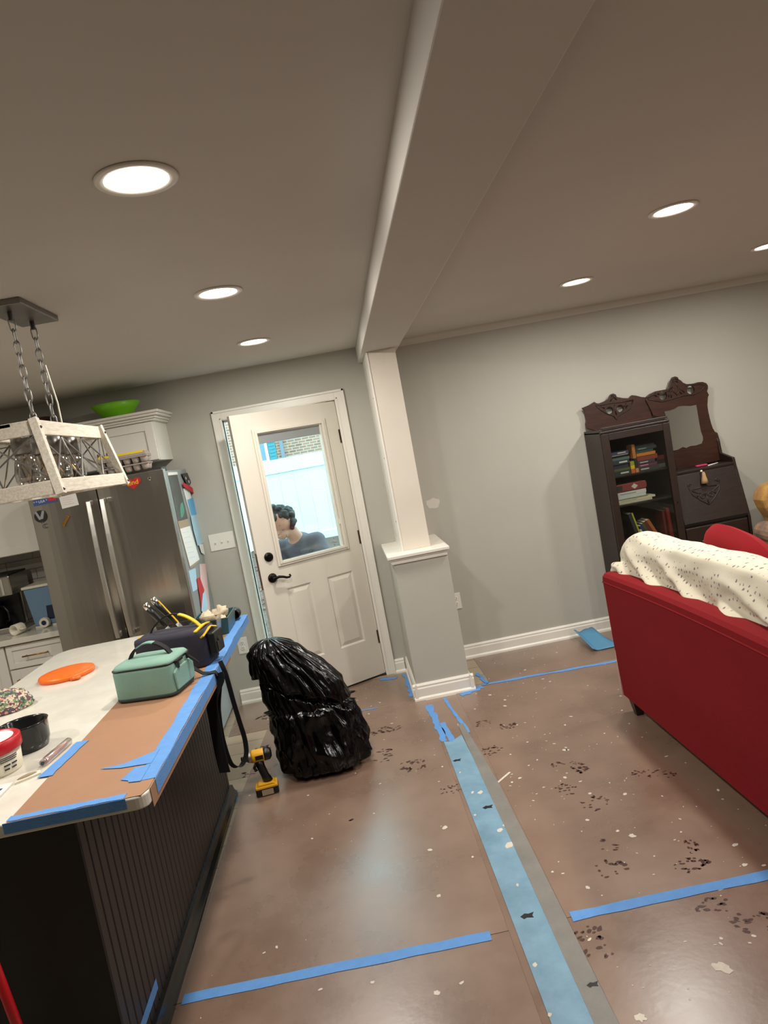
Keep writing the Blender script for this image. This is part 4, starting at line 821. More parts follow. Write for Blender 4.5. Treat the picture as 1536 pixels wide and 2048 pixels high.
# mud pan with two drywall knives
mp_ = thing('mud_pan', 'translucent plastic mud pan behind the tool bag', 'pan', (-.86, 3.42, T2))
def trough(x0, x1, y0, y1, z0, z1, t_, m_, nm, par, tp=.02):
    mb = MB(); o0 = [(x0+tp, y0+tp, z0), (x1-tp, y0+tp, z0), (x1-tp, y1-tp, z0), (x0+tp, y1-tp, z0)]; o1 = [(x0, y0, z1), (x1, y0, z1), (x1, y1, z1), (x0, y1, z1)]
    i1 = [(x0+t_, y0+t_, z1), (x1-t_, y0+t_, z1), (x1-t_, y1-t_, z1), (x0+t_, y1-t_, z1)]; i0 = [(x0+tp+t_, y0+tp+t_, z0+t_), (x1-tp-t_, y0+tp+t_, z0+t_), (x1-tp-t_, y1-tp-t_, z0+t_), (x0+tp+t_, y1-tp-t_, z0+t_)]
    mb.add(o0+o1+i1+i0, [(3, 2, 1, 0)]+[(i, (i+1) % 4, 4+(i+1) % 4, 4+i) for i in range(4)]+[(4+i, 4+(i+1) % 4, 8+(i+1) % 4, 8+i) for i in range(4)]+[(8+i, 8+(i+1) % 4, 12+(i+1) % 4, 12+i) for i in range(4)]+[(12, 13, 14, 15)])
    return mb.build(nm, m_, par, bevel=.004)
trough(-1.02, -.70, 3.36, 3.49, T2, T2+.125, .004, 'wetfilm', 'pan_body', mp_)
B(((-.98, 3.385, T2+.006), (-.75, 3.465, T2+.05))).build('joint_compound', 'rag', mp_)
for (ex, ez, bx, bz, yy, lab) in ((-1.033, 1.175, -.955, 1.045, 3.44, 'black handled putty knife with steel end cap, lower of two'), (-1.001, 1.191, -.91, 1.05, 3.465, 'black and yellow handled putty knife with steel end cap, upper of two')):
    kn = thing('putty_knife', lab, 'putty knife', (bx, yy, bz-.06), group='putty knives in the mud pan'); e = Vector((ex, yy, ez)); b = Vector((bx, yy, bz)); d = (b-e).normalized()
    MB().tube([e, e+d*.004, e+d*.026, e+d*.03], [.012, .015, .0155, .014], 14).build('end_cap', 'chrome', kn, smooth=True)
    MB().tube([e+d*.03, e+d*.06, e+d*.1, b], [.0145, .0165, .014, .009], 14).build('grip', 'black', kn, smooth=True)
    if 'yellow' in lab: MB().tube([e+d*.03+Vector((.012, -.004, .008)), b+Vector((.008, -.004, .004))], .0045, 8).build('yellow_inlay', 'yellow', kn)
    MB().tube([b, b+d*.07], 1, flat=(.06, .0016), wdir=(0, 1, 0)).build('blade', 'chrome', kn)
# teal bin with rags
tb_ = thing('plastic_bin', 'dark teal plastic bin at the far end of island', 'bin', (-.79, 3.7, T2))
trough(-.885, -.69, 3.58, 3.83, T2, T2+.085, .006, 'teal', 'bin_body', tb_, .012)
for k, (x, y, z, r) in enumerate(((-.80, 3.66, 1.0, .035), (-.75, 3.72, 1.01, .04), (-.82, 3.74, .99, .04), (-.74, 3.65, .985, .032))):
    mb = MB(); rows = []
    for i in range(9):
        ph = -PI/2+PI*i/8; row = []
        for kk in range(14): a_ = 2*PI*kk/14; q = Vector((math.cos(ph)*math.cos(a_), math.cos(ph)*math.sin(a_), math.sin(ph))); rr = r*(1+.9*noise.noise(q*2.6+Vector((k*5, 0, 0)))); row.append((x+q.x*rr, y+q.y*rr, z+q.z*rr*.8))
        rows.append(row)
    mb.grid(rows, True); tag(mb.build('rag', 'rag', smooth=True), ('crumpled beige rag at the tool bag corner of the teal bin', 'largest crumpled beige rag on the counter edge side of the teal bin', 'crumpled beige rag at the refrigerator side of the teal bin', 'smallest crumpled beige rag at the front of the teal bin')[k], 'rag', 'rags in the teal bin')
cy = thing('plastic_cup', 'small black cup lying on its side at the island end', 'cup', (-.712, 3.9, T2)); 
MB().lathe([(.0, .05), (.028, .05), (.03, .045), (.031, -.03), (.027, -.03), (.026, .04), (0, .042)], (-.712, 3.9, T2+.0315), 22, 'y').build('shell', 'black', cy, smooth=True)
# red handled level leaning at the end of the island (only a red edge shows)
a_ = P(-30, 1880, 1, 1.80); b_ = P(75, 2160, 1, 1.88); d_ = (a_-b_).normalized(); foot = b_-d_*(b_.z/d_.z) if d_.z else b_
rl = thing('broom', 'red painted handle leaning by the dark end of island', 'broom', (foot.x, foot.y, 0)); 
MB().tube([foot+d_*.05, a_+d_*.05], .013, 12).build('handle', 'redplastic', rl, smooth=True); MB().tube([foot+Vector((-.12, 0, .03)), foot+Vector((.12, 0, .03))], .03, flat=(.05, .06), wdir=(0, 1, 0)).build('brush_head', 'black', rl)
# ================================================================== ON THE FLOOR
# black bin bag: rings (z, left x, right x, y centre, half depth)
RG = [(.004, -.575, -.20, 3.98, .155), (.03, -.59, -.165, 3.98, .19), (.075, -.60, -.158, 3.985, .2), (.14, -.606, -.17, 3.99, .2), (.2, -.606, -.19, 3.995, .195), (.26, -.605, -.20, 4.0, .185), (.325, -.61, -.22, 4.0, .175), (.37, -.628, -.235, 4.0, .165), (.42, -.642, -.25, 4.0, .16), (.47, -.652, -.262, 4.0, .15), (.53, -.662, -.30, 4.0, .135), (.59, -.665, -.355, 4.0, .12), (.65, -.665, -.42, 4.0, .1), (.7, -.658, -.47, 4.0, .085), (.735, -.648, -.505, 4.0, .065), (.755, -.63, -.535, 4.0, .04), (.762, -.60, -.56, 4.0, .015)]
def lerp_rg(z):
    for a_, b_ in zip(RG, RG[1:]):
        if z <= b_[0]: t = (z-a_[0])/(b_[0]-a_[0]); return [a_[i]+(b_[i]-a_[i])*t for i in range(5)]
    return RG[-1]
mb = MB(); NA, NZ = 190, 110; rows = []
def ridge(p): return 1-2*abs(noise.noise(Vector(p)))
for i in range(NZ+1):
    z = .004+(.762-.004)*i/NZ; g = lerp_rg(z); cx, hw, cy_, hd = (g[1]+g[2])/2, (g[2]-g[1])/2, g[3], g[4]; row = []
    for k in range(NA):
        a_ = 2*PI*k/NA; ca, sa = math.cos(a_), math.sin(a_); e = 2/2.5
        x = math.copysign(abs(ca)**e, ca); y = math.copysign(abs(sa)**e, sa); env = min(1, z/.04)*min(1, (.775-z)/.07)
        tw = z*1.3                                            # folds fan out from the neck
        f = .05*ridge((ca*2.6+tw, sa*2.6, z*1.2))+.034*ridge((ca*6+tw*2, sa*6, z*2.4+4))+.022*ridge((ca*12, sa*12+3, z*7))+.007*ridge((ca*20+5, sa*20, z*13))
        if z < .36: f += .06*ridge((ca*2.3+9, sa*2.3, z*5.0))+.018*ridge((ca*5+2, sa*5, z*9+7))
        zc = .47-.12*ca+.035*noise.noise(Vector((ca*2, sa*2, 1)))+.012*noise.noise(Vector((ca*9, sa*9, 4)))         # folded-over cuff, lower on the right
        cuff = .024 if z > zc else (-.026 if z > zc-.035 else 0)
        sc = 1+env*(f-.045)/max(hw, .06)*.5
        row.append((cx+hw*x*sc+cuff*ca*env, cy_+(hd*sc+cuff*env)*y, max(.003, z+env*.016*noise.noise(Vector((ca*4, sa*4, z*8))))))
    rows.append(row)
mb.grid(rows, True); mb.add(rows[0], [tuple(range(NA))[::-1]]); mb.add(rows[-1], [tuple(range(NA))])
o = mb.build('bin_bag', 'bag', smooth=True); tag(o, 'crumpled black plastic bin bag standing on the floor near the door', 'bin bag')
# impact driver
dv = thing('impact_driver', 'yellow and black cordless impact driver standing on its battery', 'power tool', (-.705, 3.75, .002), .12)
DV = Matrix.Translation((-.700, 3.75, .002)) @ Matrix.Rotation(.12, 4, 'Z'); S = 1.0
def dm(): m = MB(); m.M = DV.copy(); return m
m = dm(); m.box((-.062, -.04, .0), (.058, .04, .045)); bt = m.build('battery', 'black', dv, bevel=.008)
m = dm(); m.box((-.06, -.041, .04), (.058, .041, .054)); m.prism([(-.055, .054), (.05, .054), (.035, .066), (-.04, .066)], 1, -.034, .034); m.build('battery_shoe', 'toolyellow', dv, bevel=.004)
m = dm(); m.box((-.03, -.0415, .006), (.03, -.0395, .036)); m.build('battery_label', 'kraft', bt)
m = dm(); m.tube([(.012, 0, .062), (.0, 0, .10), (-.012, 0, .15), (-.018, 0, .185)], [.026, .021, .022, .026], 14); m.build('grip', 'black', dv, smooth=True)
m = dm(); m.tube([(-.035, 0, .168), (-.046, 0, .15), (-.04, 0, .13)], .008, 8); m.build('trigger', 'black', dv, smooth=True)
m = dm(); m.lathe([(.0, .052), (.024, .05), (.031, .042), (.033, .02), (.034, -.04), (.031, -.05), (.0, -.05)], (.0, 0, .212), 22, 'x'); m.build('motor_housing', 'toolyellow', dv, smooth=True)
m = dm(); m.lathe([(.0, .058), (.02, .056), (.0335, .044), (.0345, .02), (.033, .016)], (.0, 0, .212), 22, 'x'); m.build('rear_cover', 'black', dv, smooth=True)
m = dm(); m.lathe([(.031, -.048), (.026, -.07), (.017, -.082), (.012, -.084)], (.0, 0, .212), 22, 'x'); m.build('nose_cone', 'galv', dv, smooth=True)
m = dm(); m.lathe([(.011, -.105), (.0125, -.1), (.0125, -.082)], (.0, 0, .212), 14, 'x'); m.build('chuck', 'black', dv, smooth=True)
m = dm(); m.box((-.03, -.0345, .2), (.012, -.0325, .222)); m.build('badge', 'black', dv)
# folded blue sheet near the baseboard
mb = MB(); rows = []
A_ = [P(1150, 1276, 2, .01), P(1186, 1302, 2, .01), P(1240, 1290, 2, .01), P(1200, 1268, 2, .01)]
for i in range(15):
    u = i/14; row = []
    for k in range(15):
        v = k/14; p = (A_[0]*(1-u)+A_[3]*u)*(1-v)+(A_[1]*(1-u)+A_[2]*u)*v; row.append((p.x, p.y, .008+.06*max(0, math.sin(u*PI*1.0))*(1-v)**1.2*1.0+.02*max(0, math.sin(u*9+1))*(1-v)+(.05*(1-u*6) if u < .16 else 0)*(1-v*.6)))
    rows.append(row)
mb.grid(rows); tag(mb.build('blue_sheet', 'bluepaper', smooth=True, solid=.003), 'folded blue paper sheet on the floor against baseboard', 'sheet')
# ================================================================== BOOKCASE DESK
bk = thing('secretary_bookcase', 'dark carved wooden bookcase desk with glass door and mirror', 'bookcase', (2.33, 5.15, 0))
XL, XM, XR, YF, YB = 1.836, 2.336, 2.836, 4.985, 5.315
B(((XL, YF+.012, 0), (XL+.022, YB, 1.53))).build('side_panel', 'wood', bk, bevel=.003); B(((XM-.022, YF+.005, 0), (XM, YB, 1.53))).build('side_panel', 'wood', bk, bevel=.003)
B(((XL+.022, YB-.012, .05), (XM-.022, YB, 1.5))).build('back_panel', 'woodback', bk)
B(((XL, YF-.004, 1.50), (XM+.004, YB, 1.52))).build('top_board', 'wood', bk, bevel=.006)
B(((XL+.02, YF+.01, 1.52), (XM-.0, YF+.05, 1.545))).build('top_moulding', 'wood', bk, bevel=.004)
SHZ = (1.172, .962, .60, .22, .06)
for z in SHZ: B(((XL+.022, YF+.03, z), (XM-.022, YB-.012, z+.014))).build('shelf', 'wood', bk, bevel=.002)
gd = MB(); frame(gd, XL+.004, XM-.002, .12, 1.499, .05, YF-.012, YF+.012); gdo = gd.build('glass_door', 'wood', bk, bevel=.003)
mb = MB(); mb.box((XL+.05, YF-.001, .165), (XM-.05, YF+.003, 1.455)); mb.build('pane', 'cabglass', gdo)
MB().lathe([(.004, -.006), (.004, 0)], (XM-.028, YF-.012, .93), 10, 'y').build('keyhole', 'black', gdo)
# desk half
mb = MB(); prof = [(YB, 0), (YF+.012, 0), (YF+.006, .73), (YF+.1, 1.10), (YF+.11, 1.155), (YF+.16, 1.165), (YB-.06, 1.19), (YB-.05, 1.28), (YB-.03, 1.34), (YB, 1.35)]
mb.prism(prof, 0, XR-.02, XR); mb.build('side_panel', 'wood', bk, bevel=.003)
B(((XM, YF+.02, .04), (XR-.02, YB-.02, .735))).build('desk_carcass', 'wood', bk)
B(((XM, YF+.095, 1.105), (XR-.02, YB, 1.125))).build('desk_top', 'wood', bk, bevel=.004)
B(((XM, YF+.09, .735), (XR-.02, YB, 1.105))).build('desk_box', 'wood', bk)
LT, LB = Vector((0, YF+.088, 1.10)), Vector((0, YF-.002, .752)); ldv = (LT-LB)
mb = MB(); n_ = Vector((0, -ldv.z, ldv.y)).normalized(); n_ = n_ if n_.y < 0 else -n_
mb.hexa([(XM+.006, LB.y, LB.z), (XR-.026, LB.y, LB.z), (XR-.026, LB.y+.02, LB.z), (XM+.006, LB.y+.02, LB.z)], [(XM+.006, LT.y, LT.z), (XR-.026, LT.y, LT.z), (XR-.026, LT.y+.02, LT.z), (XM+.006, LT.y+.02, LT.z)]); lid = mb.build('drop_front', 'wood', bk, bevel=.003)
def onlid(x, z, off=.0): t = (z-LB.z)/(LT.z-LB.z); p = LB.lerp(LT, t)+n_*off; return (x, p.y, p.z)
def spiral(cx, cz, r, turns=1.2, s=1, n=16): return [(cx+s*r*(1-.75*k/n)*math.cos(turns*2*PI*k/n), cz+r*(1-.75*k/n)*math.sin(turns*2*PI*k/n)) for k in range(n+1)]
cx = 2.553
CARV = [[(cx-.118, 1.02), (cx-.11, .985), (cx-.06, .955), (cx, .94), (cx+.06, .955), (cx+.11, .985), (cx+.118, 1.02)], [(cx-.118, 1.02), (cx-.10, .95), (cx-.05, .9), (cx, .862), (cx+.05, .9), (cx+.10, .95), (cx+.118, 1.02)], [(cx-.09, .985), (cx-.03, .99), (cx, 1.02), (cx+.03, .99), (cx+.09, .985)],
        spiral(cx-.03, .925, .022), spiral(cx+.03, .925, .022, s=-1), spiral(cx-.105, 1.02, .012), spiral(cx+.105, 1.02, .012, s=-1), [(cx, .94), (cx, .865)], [(cx-.05, .955), (cx-.07, .93)], [(cx+.05, .955), (cx+.07, .93)]]
for q in CARV: m = MB(); m.tube([onlid(x, z, .001) for x, z in q], .0042, 6); m.build('carving', 'wood', lid, smooth=True)
mb = MB(); q = onlid(cx, 1.075, .01); MB().ball((q[0], q[1]-.004, 1.105), (.009, .008, .008), 10, 6).build('key_knob', 'cream', lid)
mb.lathe([(.006, 1.1), (.012, 1.085), (.013, 1.075), (.02, 1.045), (.025, 1.018), (.0, 1.018)], (q[0], q[1]-.03, 0), 14); tag(mb.build('tassel', 'tassel', smooth=True), 'beige fringed tassel hanging on the drop front desk', 'tassel')
for z0, z1 in ((.50, .722), (.27, .49), (.05, .26)):
    dw = B(((XM+.008, YF+.0, z0), (XR-.028, YF+.02, z1))).build('drawer', 'wood', bk, bevel=.008, seg=3)
    for x in (XM+.12, XR-.14): MB().lathe([(.0, -.02), (.012, -.018), (.014, -.01), (.006, 0)], (x, YF, (z0+z1)/2), 12, 'y').build('knob', 'wood', dw, smooth=True)
B(((XM+.0, YF+.002, .738), (XR-.02, YF+.03, .752))).build('ledge', 'black', bk)
# carved crests (outlines read off the photograph on the plane of the back board)
def cq(pts, y): 
    out = []
    for x, z in pts: v = P(1160+x/4.8, 740+z/4.8, 1, y); out.append((v.x, v.z))
    return out
YC = 5.285
c1 = cq([(20, 365), (85, 338), (140, 305), (160, 318), (185, 320), (235, 300), (275, 275), (283, 250), (297, 232), (320, 225), (345, 235), (356, 258), (410, 268), (470, 270), (484, 252), (500, 240), (540, 245), (590, 258), (650, 262), (690, 440), (660, 520), (200, 600), (62, 560), (55, 520), (62, 480), (50, 420), (40, 390)], YC)
o1 = MB().prism(c1, 1, YC, YC+.02).build('crest_board', 'woodmid', bk, bevel=.003)
c2 = cq([(628, 290), (640, 252), (665, 232), (720, 205), (780, 193), (830, 185), (850, 165), (862, 130), (872, 95), (885, 70), (910, 62), (935, 70), (945, 90), (965, 100), (985, 122), (1020, 136), (1090, 130), (1130, 117), (1175, 115), (1210, 128), (1225, 150), (1224, 180), (1216, 205), (1235, 240), (1224, 262), (1220, 340), (1228, 400), (1242, 460), (1258, 520), (1272, 560), (1305, 615), (1335, 660), (1370, 860), (930, 960), (880, 760), (840, 470), (700, 440), (668, 370), (640, 315)], YC-.004)
o2 = MB().prism(c2, 1, YC-.012, YC+.012).build('mirror_board', 'woodmid', bk, bevel=.003)
mr = cq([(808, 398), (860, 390), (905, 375), (945, 350), (985, 345), (1060, 346), (1115, 335), (1125, 390), (1133, 440), (1148, 530), (1160, 590), (1178, 640), (1180, 670), (1168, 705), (1110, 725), (1060, 730), (1020, 748), (985, 740), (940, 765), (893, 775), (870, 650), (850, 520)], YC-.014)
MB().prism(mr, 1, YC-.0155, YC-.0125).build('mirror', 'mirror', o2)
def pierce(o, cc, y):
    """cut the round openings of a crest board for good (cutters are deleted again)"""
    for x, z, r in cc:
        v = P(1160+x/4.8, 740+z/4.8, 1, y); R_ = r/4.8*y/FPX
        cu = MB().lathe([(R_, -.06), (R_, .06)], (v.x, y, v.z), 28, 'y').build('cutter', 'wood')
        k = o.modifiers.new('hole', 'BOOLEAN'); k.operation = 'DIFFERENCE'; k.solver = 'EXACT'; k.object = cu
        bpy.context.view_layer.update(); dg = bpy.context.evaluated_depsgraph_get(); me = bpy.data.meshes.new_from_object(o.evaluated_get(dg)); o.modifiers.clear(); o.data = me; bpy.data.objects.remove(cu)
pierce(o1, ((285, 388, 36), (386, 368, 35)), YC); pierce(o2, ((799, 246, 41), (1064, 190, 41)), YC-.012)
def carve(pts, y, par, r=.0045, m='wood'):
    q = cq(pts, y); mb = MB(); mb.tube([(a, y-.001, b) for a, b in q], r, 6); mb.build('carving', m, par, smooth=True)
for s_ in ([(150, 340), (215, 335), (300, 318), (400, 308), (510, 290)], [(150, 340), (200, 385), (270, 425), (320, 440), (352, 475), (365, 440), (420, 410), (480, 370), (510, 290)], [(290, 300), (320, 250), (350, 285)], [(300, 250), (320, 240), (340, 255), (325, 268)], [(330, 330), (338, 390), (350, 430)], [(200, 345), (235, 370)], [(440, 320), (420, 350), (460, 340), (440, 365)]): carve(s_, YC, o1)
for s_ in ([(640, 270), (690, 245), (750, 225), (840, 205), (885, 165)], [(1010, 150), (1080, 145), (1150, 135), (1205, 150), (1160, 200), (1100, 235), (1000, 245), (930, 265), (860, 285), (790, 305), (720, 295), (650, 280)], [(885, 170), (905, 215), (930, 240), (955, 200), (930, 150), (910, 120)], [(880, 95), (910, 80), (940, 95)], [(890, 115), (912, 102), (938, 118)], [(690, 230), (740, 255)], [(720, 215), (760, 235)], [(960, 170), (1000, 215)], [(945, 190), (975, 230)], [(860, 200), (850, 260)], [(880, 200), (875, 265)]): carve(s_, YC-.012, o2)
# small things on the desk top
tag(B(((2.575, YF+.17, 1.126), (2.66, YF+.2, 1.14))).build('pink_case', 'pink', bevel=.006), 'small pink case lying on top of the desk', 'case')
mb = MB(); mb.tube([(2.64, YF+.13, 1.129), (2.69, YF+.15, 1.13), (2.73, YF+.16, 1.132)], .004, 8); tag(mb.build('white_pen', 'paper', smooth=True), 'slim white pen beside the pink case on the desk', 'pen')
# books
def book(lo, hi, colr, label, group, spine='-y', tilt=0, pivot=None, axis='Y', pg=True, lab=None):
    """closed book as a cover with inset page block"""
    mb = MB(); x0, y0, z0 = lo; x1, y1, z1 = hi
    if tilt: p_ = Vector(pivot or lo); mb.M = Matrix.Translation(p_) @ Matrix.Rotation(tilt, 4, axis) @ Matrix.Translation(-p_)
    if hi[2]-lo[2] < hi[0]-lo[0]:      # lying flat
        mb.box((x0, y0, z0), (x1, y1, z0+.002)); mb.box((x0, y0, z1-.002), (x1, y1, z1)); mb.box((x0, y0, z0+.002), (x1, y0+.002, z1-.002)); mb.cur = 1; mb.box((x0+.003, y0+.002, z0+.002), (x1-.003, y1-.003, z1-.002))
    else:
        mb.box((x0, y0, z0), (x0+.002, y1, z1)); mb.box((x1-.002, y0, z0), (x1, y1, z1)); mb.box((x0+.002, y0, z0), (x1-.002, y0+.002, z1)); mb.cur = 1; mb.box((x0+.002, y0+.002, z0+.003), (x1-.002, y1-.003, z1-.003))
    o = mb.build('book', [cmat(colr), 'cream']); return tag(o, label, 'book', group)
def stripe(o, lo, hi, colr):
    return B((lo, hi)).build('spine_print', cmat(colr), o)
G1 = 'books on the top shelf'; z0 = SHZ[0]+.0142; yb = YF+.055; ORD = ['lowest', 'second', 'third', 'fourth', 'fifth', 'sixth', 'seventh', 'eighth', 'ninth']
st = [('#2b3a38', 'dark green', .03), ('#5a5c38', 'olive', .018), ('#33343e', 'slate', .03), ('#3a3c4c', 'dark grey blue', .03), ('#57706a', 'sage green', .018), ('#20242c', 'near black', .014), ('#8a8a80', 'pale grey', .008), ('#3b4668', 'blue', .022), ('#6d5c78', 'violet and red', .02)]
z = z0
for i, (c_, nm, h_) in enumerate(st):
    if z+h_ > 1.375: break
    x1_ = 2.035+.008*math.sin(i*2.1); o = book((1.895+.003*(i % 2), yb+.004*(i % 3), z), (x1_, yb+.11, z+h_-.0006), c_, f'{nm} paperback, {ORD[i]} of the flat stack left of the upright orange book', G1)
    if i in (0, 3, 7, 8): stripe(o, (1.96, yb+.004*(i % 3)-.0005, z+h_*.3), (2.02, yb+.004*(i % 3)+.0002, z+h_*.65), ('#c9c5b8', '#d8d4c8', '#d9b8b0', '#c0432f')[(0, 3, 7, 8).index(i)])
    z += h_
z = z0
book((2.038, yb-.004, z0), (2.066, yb+.1, z0+.085), '#d0622c', 'small orange red book upright low beside the black spine', G1)
o = bpy.data.objects['book' if False else [k.name for k in bpy.data.objects if k.name.startswith('book')][-1]]
stripe(o, (2.0375, yb-.0046, z0+.03), (2.0665, yb-.0038, z0+.055), '#d8c22c'); stripe(o, (2.0375, yb-.0046, z0+.057), (2.0665, yb-.0038, z0+.085), '#93a63a')
o = book((2.069, yb-.006, z0), (2.091, yb+.1, z0+.10), '#26241f', 'slim upright black spined book with orange foot', G1); stripe(o, (2.0685, yb-.0066, z0), (2.0915, yb-.0058, z0+.03), '#c58a48')
book((2.066, yb-.002, z0+.101), (2.088, yb+.1, z0+.2), '#b9763c', 'upright light orange book rising above the black spined one', G1)
st = [('#3a3c3e', 'dark grey', .03), ('#6e2f48', 'plum', .022), ('#3e3a44', 'charcoal', .024), ('#8a3b2a', 'rust red', .032), ('#c97a2c', 'bright orange', .022), ('#37463f', 'dark green', .02), ('#2a3436', 'black green', .022), ('#2c2e34', 'black', .014)]
z = z0
for i, (c_, nm, h_) in enumerate(st):
    x1_ = 2.245-.012*(i % 3); o = book((2.094, yb+.003*(i % 2), z), (x1_, yb+.115, z+h_-.0006), c_, f'{nm} paperback, {ORD[i]} of the flat stack right of the upright orange book', G1)
    if i in (0, 1, 2, 6): stripe(o, (2.11, yb+.003*(i % 2)-.0005, z+h_*.3), (2.17, yb+.003*(i % 2)+.0002, z+h_*.6), ('#bdb9b0', '#c98a9a', '#b8b4ac', '#7f8f92')[(0, 1, 2, 6).index(i)])
    z += h_
z = z0+.02; 
for i, (c_, nm, h_) in enumerate((('#6f6f62', 'grey green', .028), ('#3c2c2a', 'dark brown', .03), ('#7c2f28', 'brick red', .028))):
    book((2.25, yb+.03, z0+sum((.028, .03, .028)[:i])), (2.305, yb+.13, z0+sum((.028, .03, .028)[:i+1])-.0006), c_, f'{nm} small book, {ORD[i]} of the short stack at the right end', G1)
G2 = 'books on the middle shelf'; z = SHZ[1]+.0142
for i, (c_, nm, h_, x1_) in enumerate((('#c9c2a8', 'cream', .016, 2.16), ('#d8d0b4', 'pale cream', .014, 2.185), ('#8f8460', 'khaki', .008, 2.13), ('#cfd6d2', 'pale blue white', .022, 2.12), ('#d8d4cc', 'white', .026, 2.125))):
    o = book((1.90, yb, z), (x1_, yb+.15, z+h_-.0006), c_, f'{nm} flat book, {ORD[i]} from below on the middle shelf', G2)
    if i in (1, 4): stripe(o, (1.93, yb-.0006, z+h_*.35), (2.05, yb+.0001, z+h_*.5), '#77736a')
    z += h_
mb = MB(); q = []
for k in range(9): a_ = -PI/2+PI*k/8; q.append((2.125+.012*math.cos(a_), z+.03+.027*math.sin(a_)))
q += [(1.9, z+.057), (1.9, z+.003)]
mb.prism(q, 1, yb, yb+.15); o = tag(mb.build('book', cmat('#8a3a3a'), bevel=.004), 'thick round ended red volume with pale diamond on top of stack', 'book', G2)
stripe(o, (1.905, yb-.0008, z+.012), (1.955, yb+.0005, z+.048), '#3a3634'); MB().prism([(2.02, z+.03), (2.045, z+.05), (2.07, z+.03), (2.045, z+.01)], 1, yb-.001, yb+.0004).build('diamond_print', cmat('#cfc8ba'), o)
G3 = 'books on the lower shelf'; z = SHZ[2]+.0142
book((1.885, yb, z), (1.899, yb+.15, z+.27), '#6a1f22', 'tall dark red book standing at the left end of lower shelf', G3)
o = book((2.03, yb, z), (2.065, yb+.16, z+.29), '#2c3030', 'tall dark book with yellow green spine edge leaning left', G3, tilt=-.22); 
mb = MB(); pv = Vector((2.03, yb, z)); mb.M = Matrix.Translation(pv) @ Matrix.Rotation(-.22, 4, 'Y') @ Matrix.Translation(-pv); mb.box((2.055, yb-.001, z), (2.0655, yb+.001, z+.29)); mb.build('spine_print', cmat('#b8b83c'), o)
xk = 2.102
for i, (dx, c_, nm, hgt, tl, wd_) in enumerate(((2.012, '#d8d6d2', 'white', .17, -.30, .014), (2.035, '#2b3a6a', 'navy blue', .2, -.36, .02), (2.075, '#4a5a2c', 'olive green', .215, -.42, .018), (2.108, '#6a2c24', 'brown red', .225, -.46, .024), (2.145, '#b0602c', 'orange', .235, -.50, .022))):
    book((xk, yb, z), (xk+wd_, yb+.13, z+hgt), c_, f'{nm} book leaning left in the slanted row', G3, tilt=-.42); xk += wd_/math.cos(.42)+.001
book((2.265, yb+.01, z), (2.285, yb+.16, z+.275), '#8f1f1c', 'large red book standing at the right end of lower shelf', G3, tilt=-.04)
book((2.225, yb+.02, z), (2.243, yb+.15, z+.26), '#5e1614', 'dark red book beside the large red book', G3)
# ================================================================== SOFA
sf = thing('sofa', 'red upholstered sofa seen from behind with plain back', 'sofa', (1.75, 2.75, 0)); SY0, SY1 = 1.68, 3.835
def ztop(y): return .80+.025*math.sin(PI*(y-SY0)/(SY1-SY0))
mb = MB(); rows = []; NP = 28
for i in range(NP+1):
    y = SY0+(SY1-SY0)*i/NP; zt = ztop(y); row = []
    for x, z in ((1.315, .1), (1.307, .3), (1.302, .6), (1.300, zt-.055), (1.297, zt-.05), (1.299, zt-.044), (1.302, zt-.02), (1.316, zt-.004), (1.345, zt), (1.39, zt-.004), (1.42, zt-.02), (1.44, zt-.06), (1.47, .5), (1.5, .1)): row.append((x, y, z))
    rows.append(row)
mb.grid([r[::-1] for r in rows]); mb.add(rows[0], [tuple(range(14))]); mb.add(rows[-1], [tuple(range(14))[::-1]]); mb.build('back', 'red', sf, smooth=False)
mb = MB(); mb.tube([(1.2985, SY0+(SY1-SY0)*i/NP, ztop(SY0+(SY1-SY0)*i/NP)-.05) for i in range(NP+1)], .004, 6); mb.build('piping', 'red', sf, smooth=True)
mb = MB(); mb.box((1.306, SY1-.006, .1), (1.318, SY1+.0015, .45)); mb.build('corner_strip', 'pinkpaper', sf, label='pale worn corner edge')
B(((1.48, SY0+.03, .1), (2.25, SY1-.03, .36))).build('base', 'red', sf, bevel=.02)
for y0_, y1_ in ((SY0-.0, SY0+.22), (SY1-.22, SY1-.002)):
    mb = MB(); q = [(y0_+.02, .1), (y1_-.02, .1), (y1_-.02, .45)]; cy_, r_ = (y0_+y1_)/2, .125
    q += [(cy_+r_*math.cos(a_), .52+r_*.75*math.sin(a_)) for a_ in [-.3+(PI+.6)*k/14 for k in range(15)]]; q += [(y0_+.02, .45)]
    mb.prism(q, 0, 1.42, 2.27); mb.build('arm', 'red', sf, bevel=.008)
for k in range(3):
    a_ = SY0+.22+(SY1-SY0-.44)*k/3; b_ = a_+(SY1-SY0-.44)/3-.004; mb = B(((1.5, a_, .36), (2.27, b_, .49))); mb.build('seat_cushion', 'red', sf, bevel=.04, seg=4)
    mb = MB(); mb.hexa([(1.46, a_, .48), (1.68, a_, .48), (1.68, b_, .48), (1.46, b_, .48)], [(1.46, a_+.02, .9), (1.6, a_+.02, .9), (1.6, b_-.02, .9), (1.46, b_-.02, .9)]); mb.build('back_cushion', 'red', sf, bevel=.05, seg=4)
for x in (1.36, 2.18):
    for y in (SY0+.07, SY1-.07): mb = MB(); mb.hexa([(x-.018, y-.018, 0), (x+.018, y-.018, 0), (x+.018, y+.018, 0), (x-.018, y+.018, 0)], [(x-.035, y-.035, .1), (x+.035, y-.035, .1), (x+.035, y+.035, .1), (x-.035, y+.035, .1)]); mb.M = Matrix(); mb.build('leg', 'wood', sf)
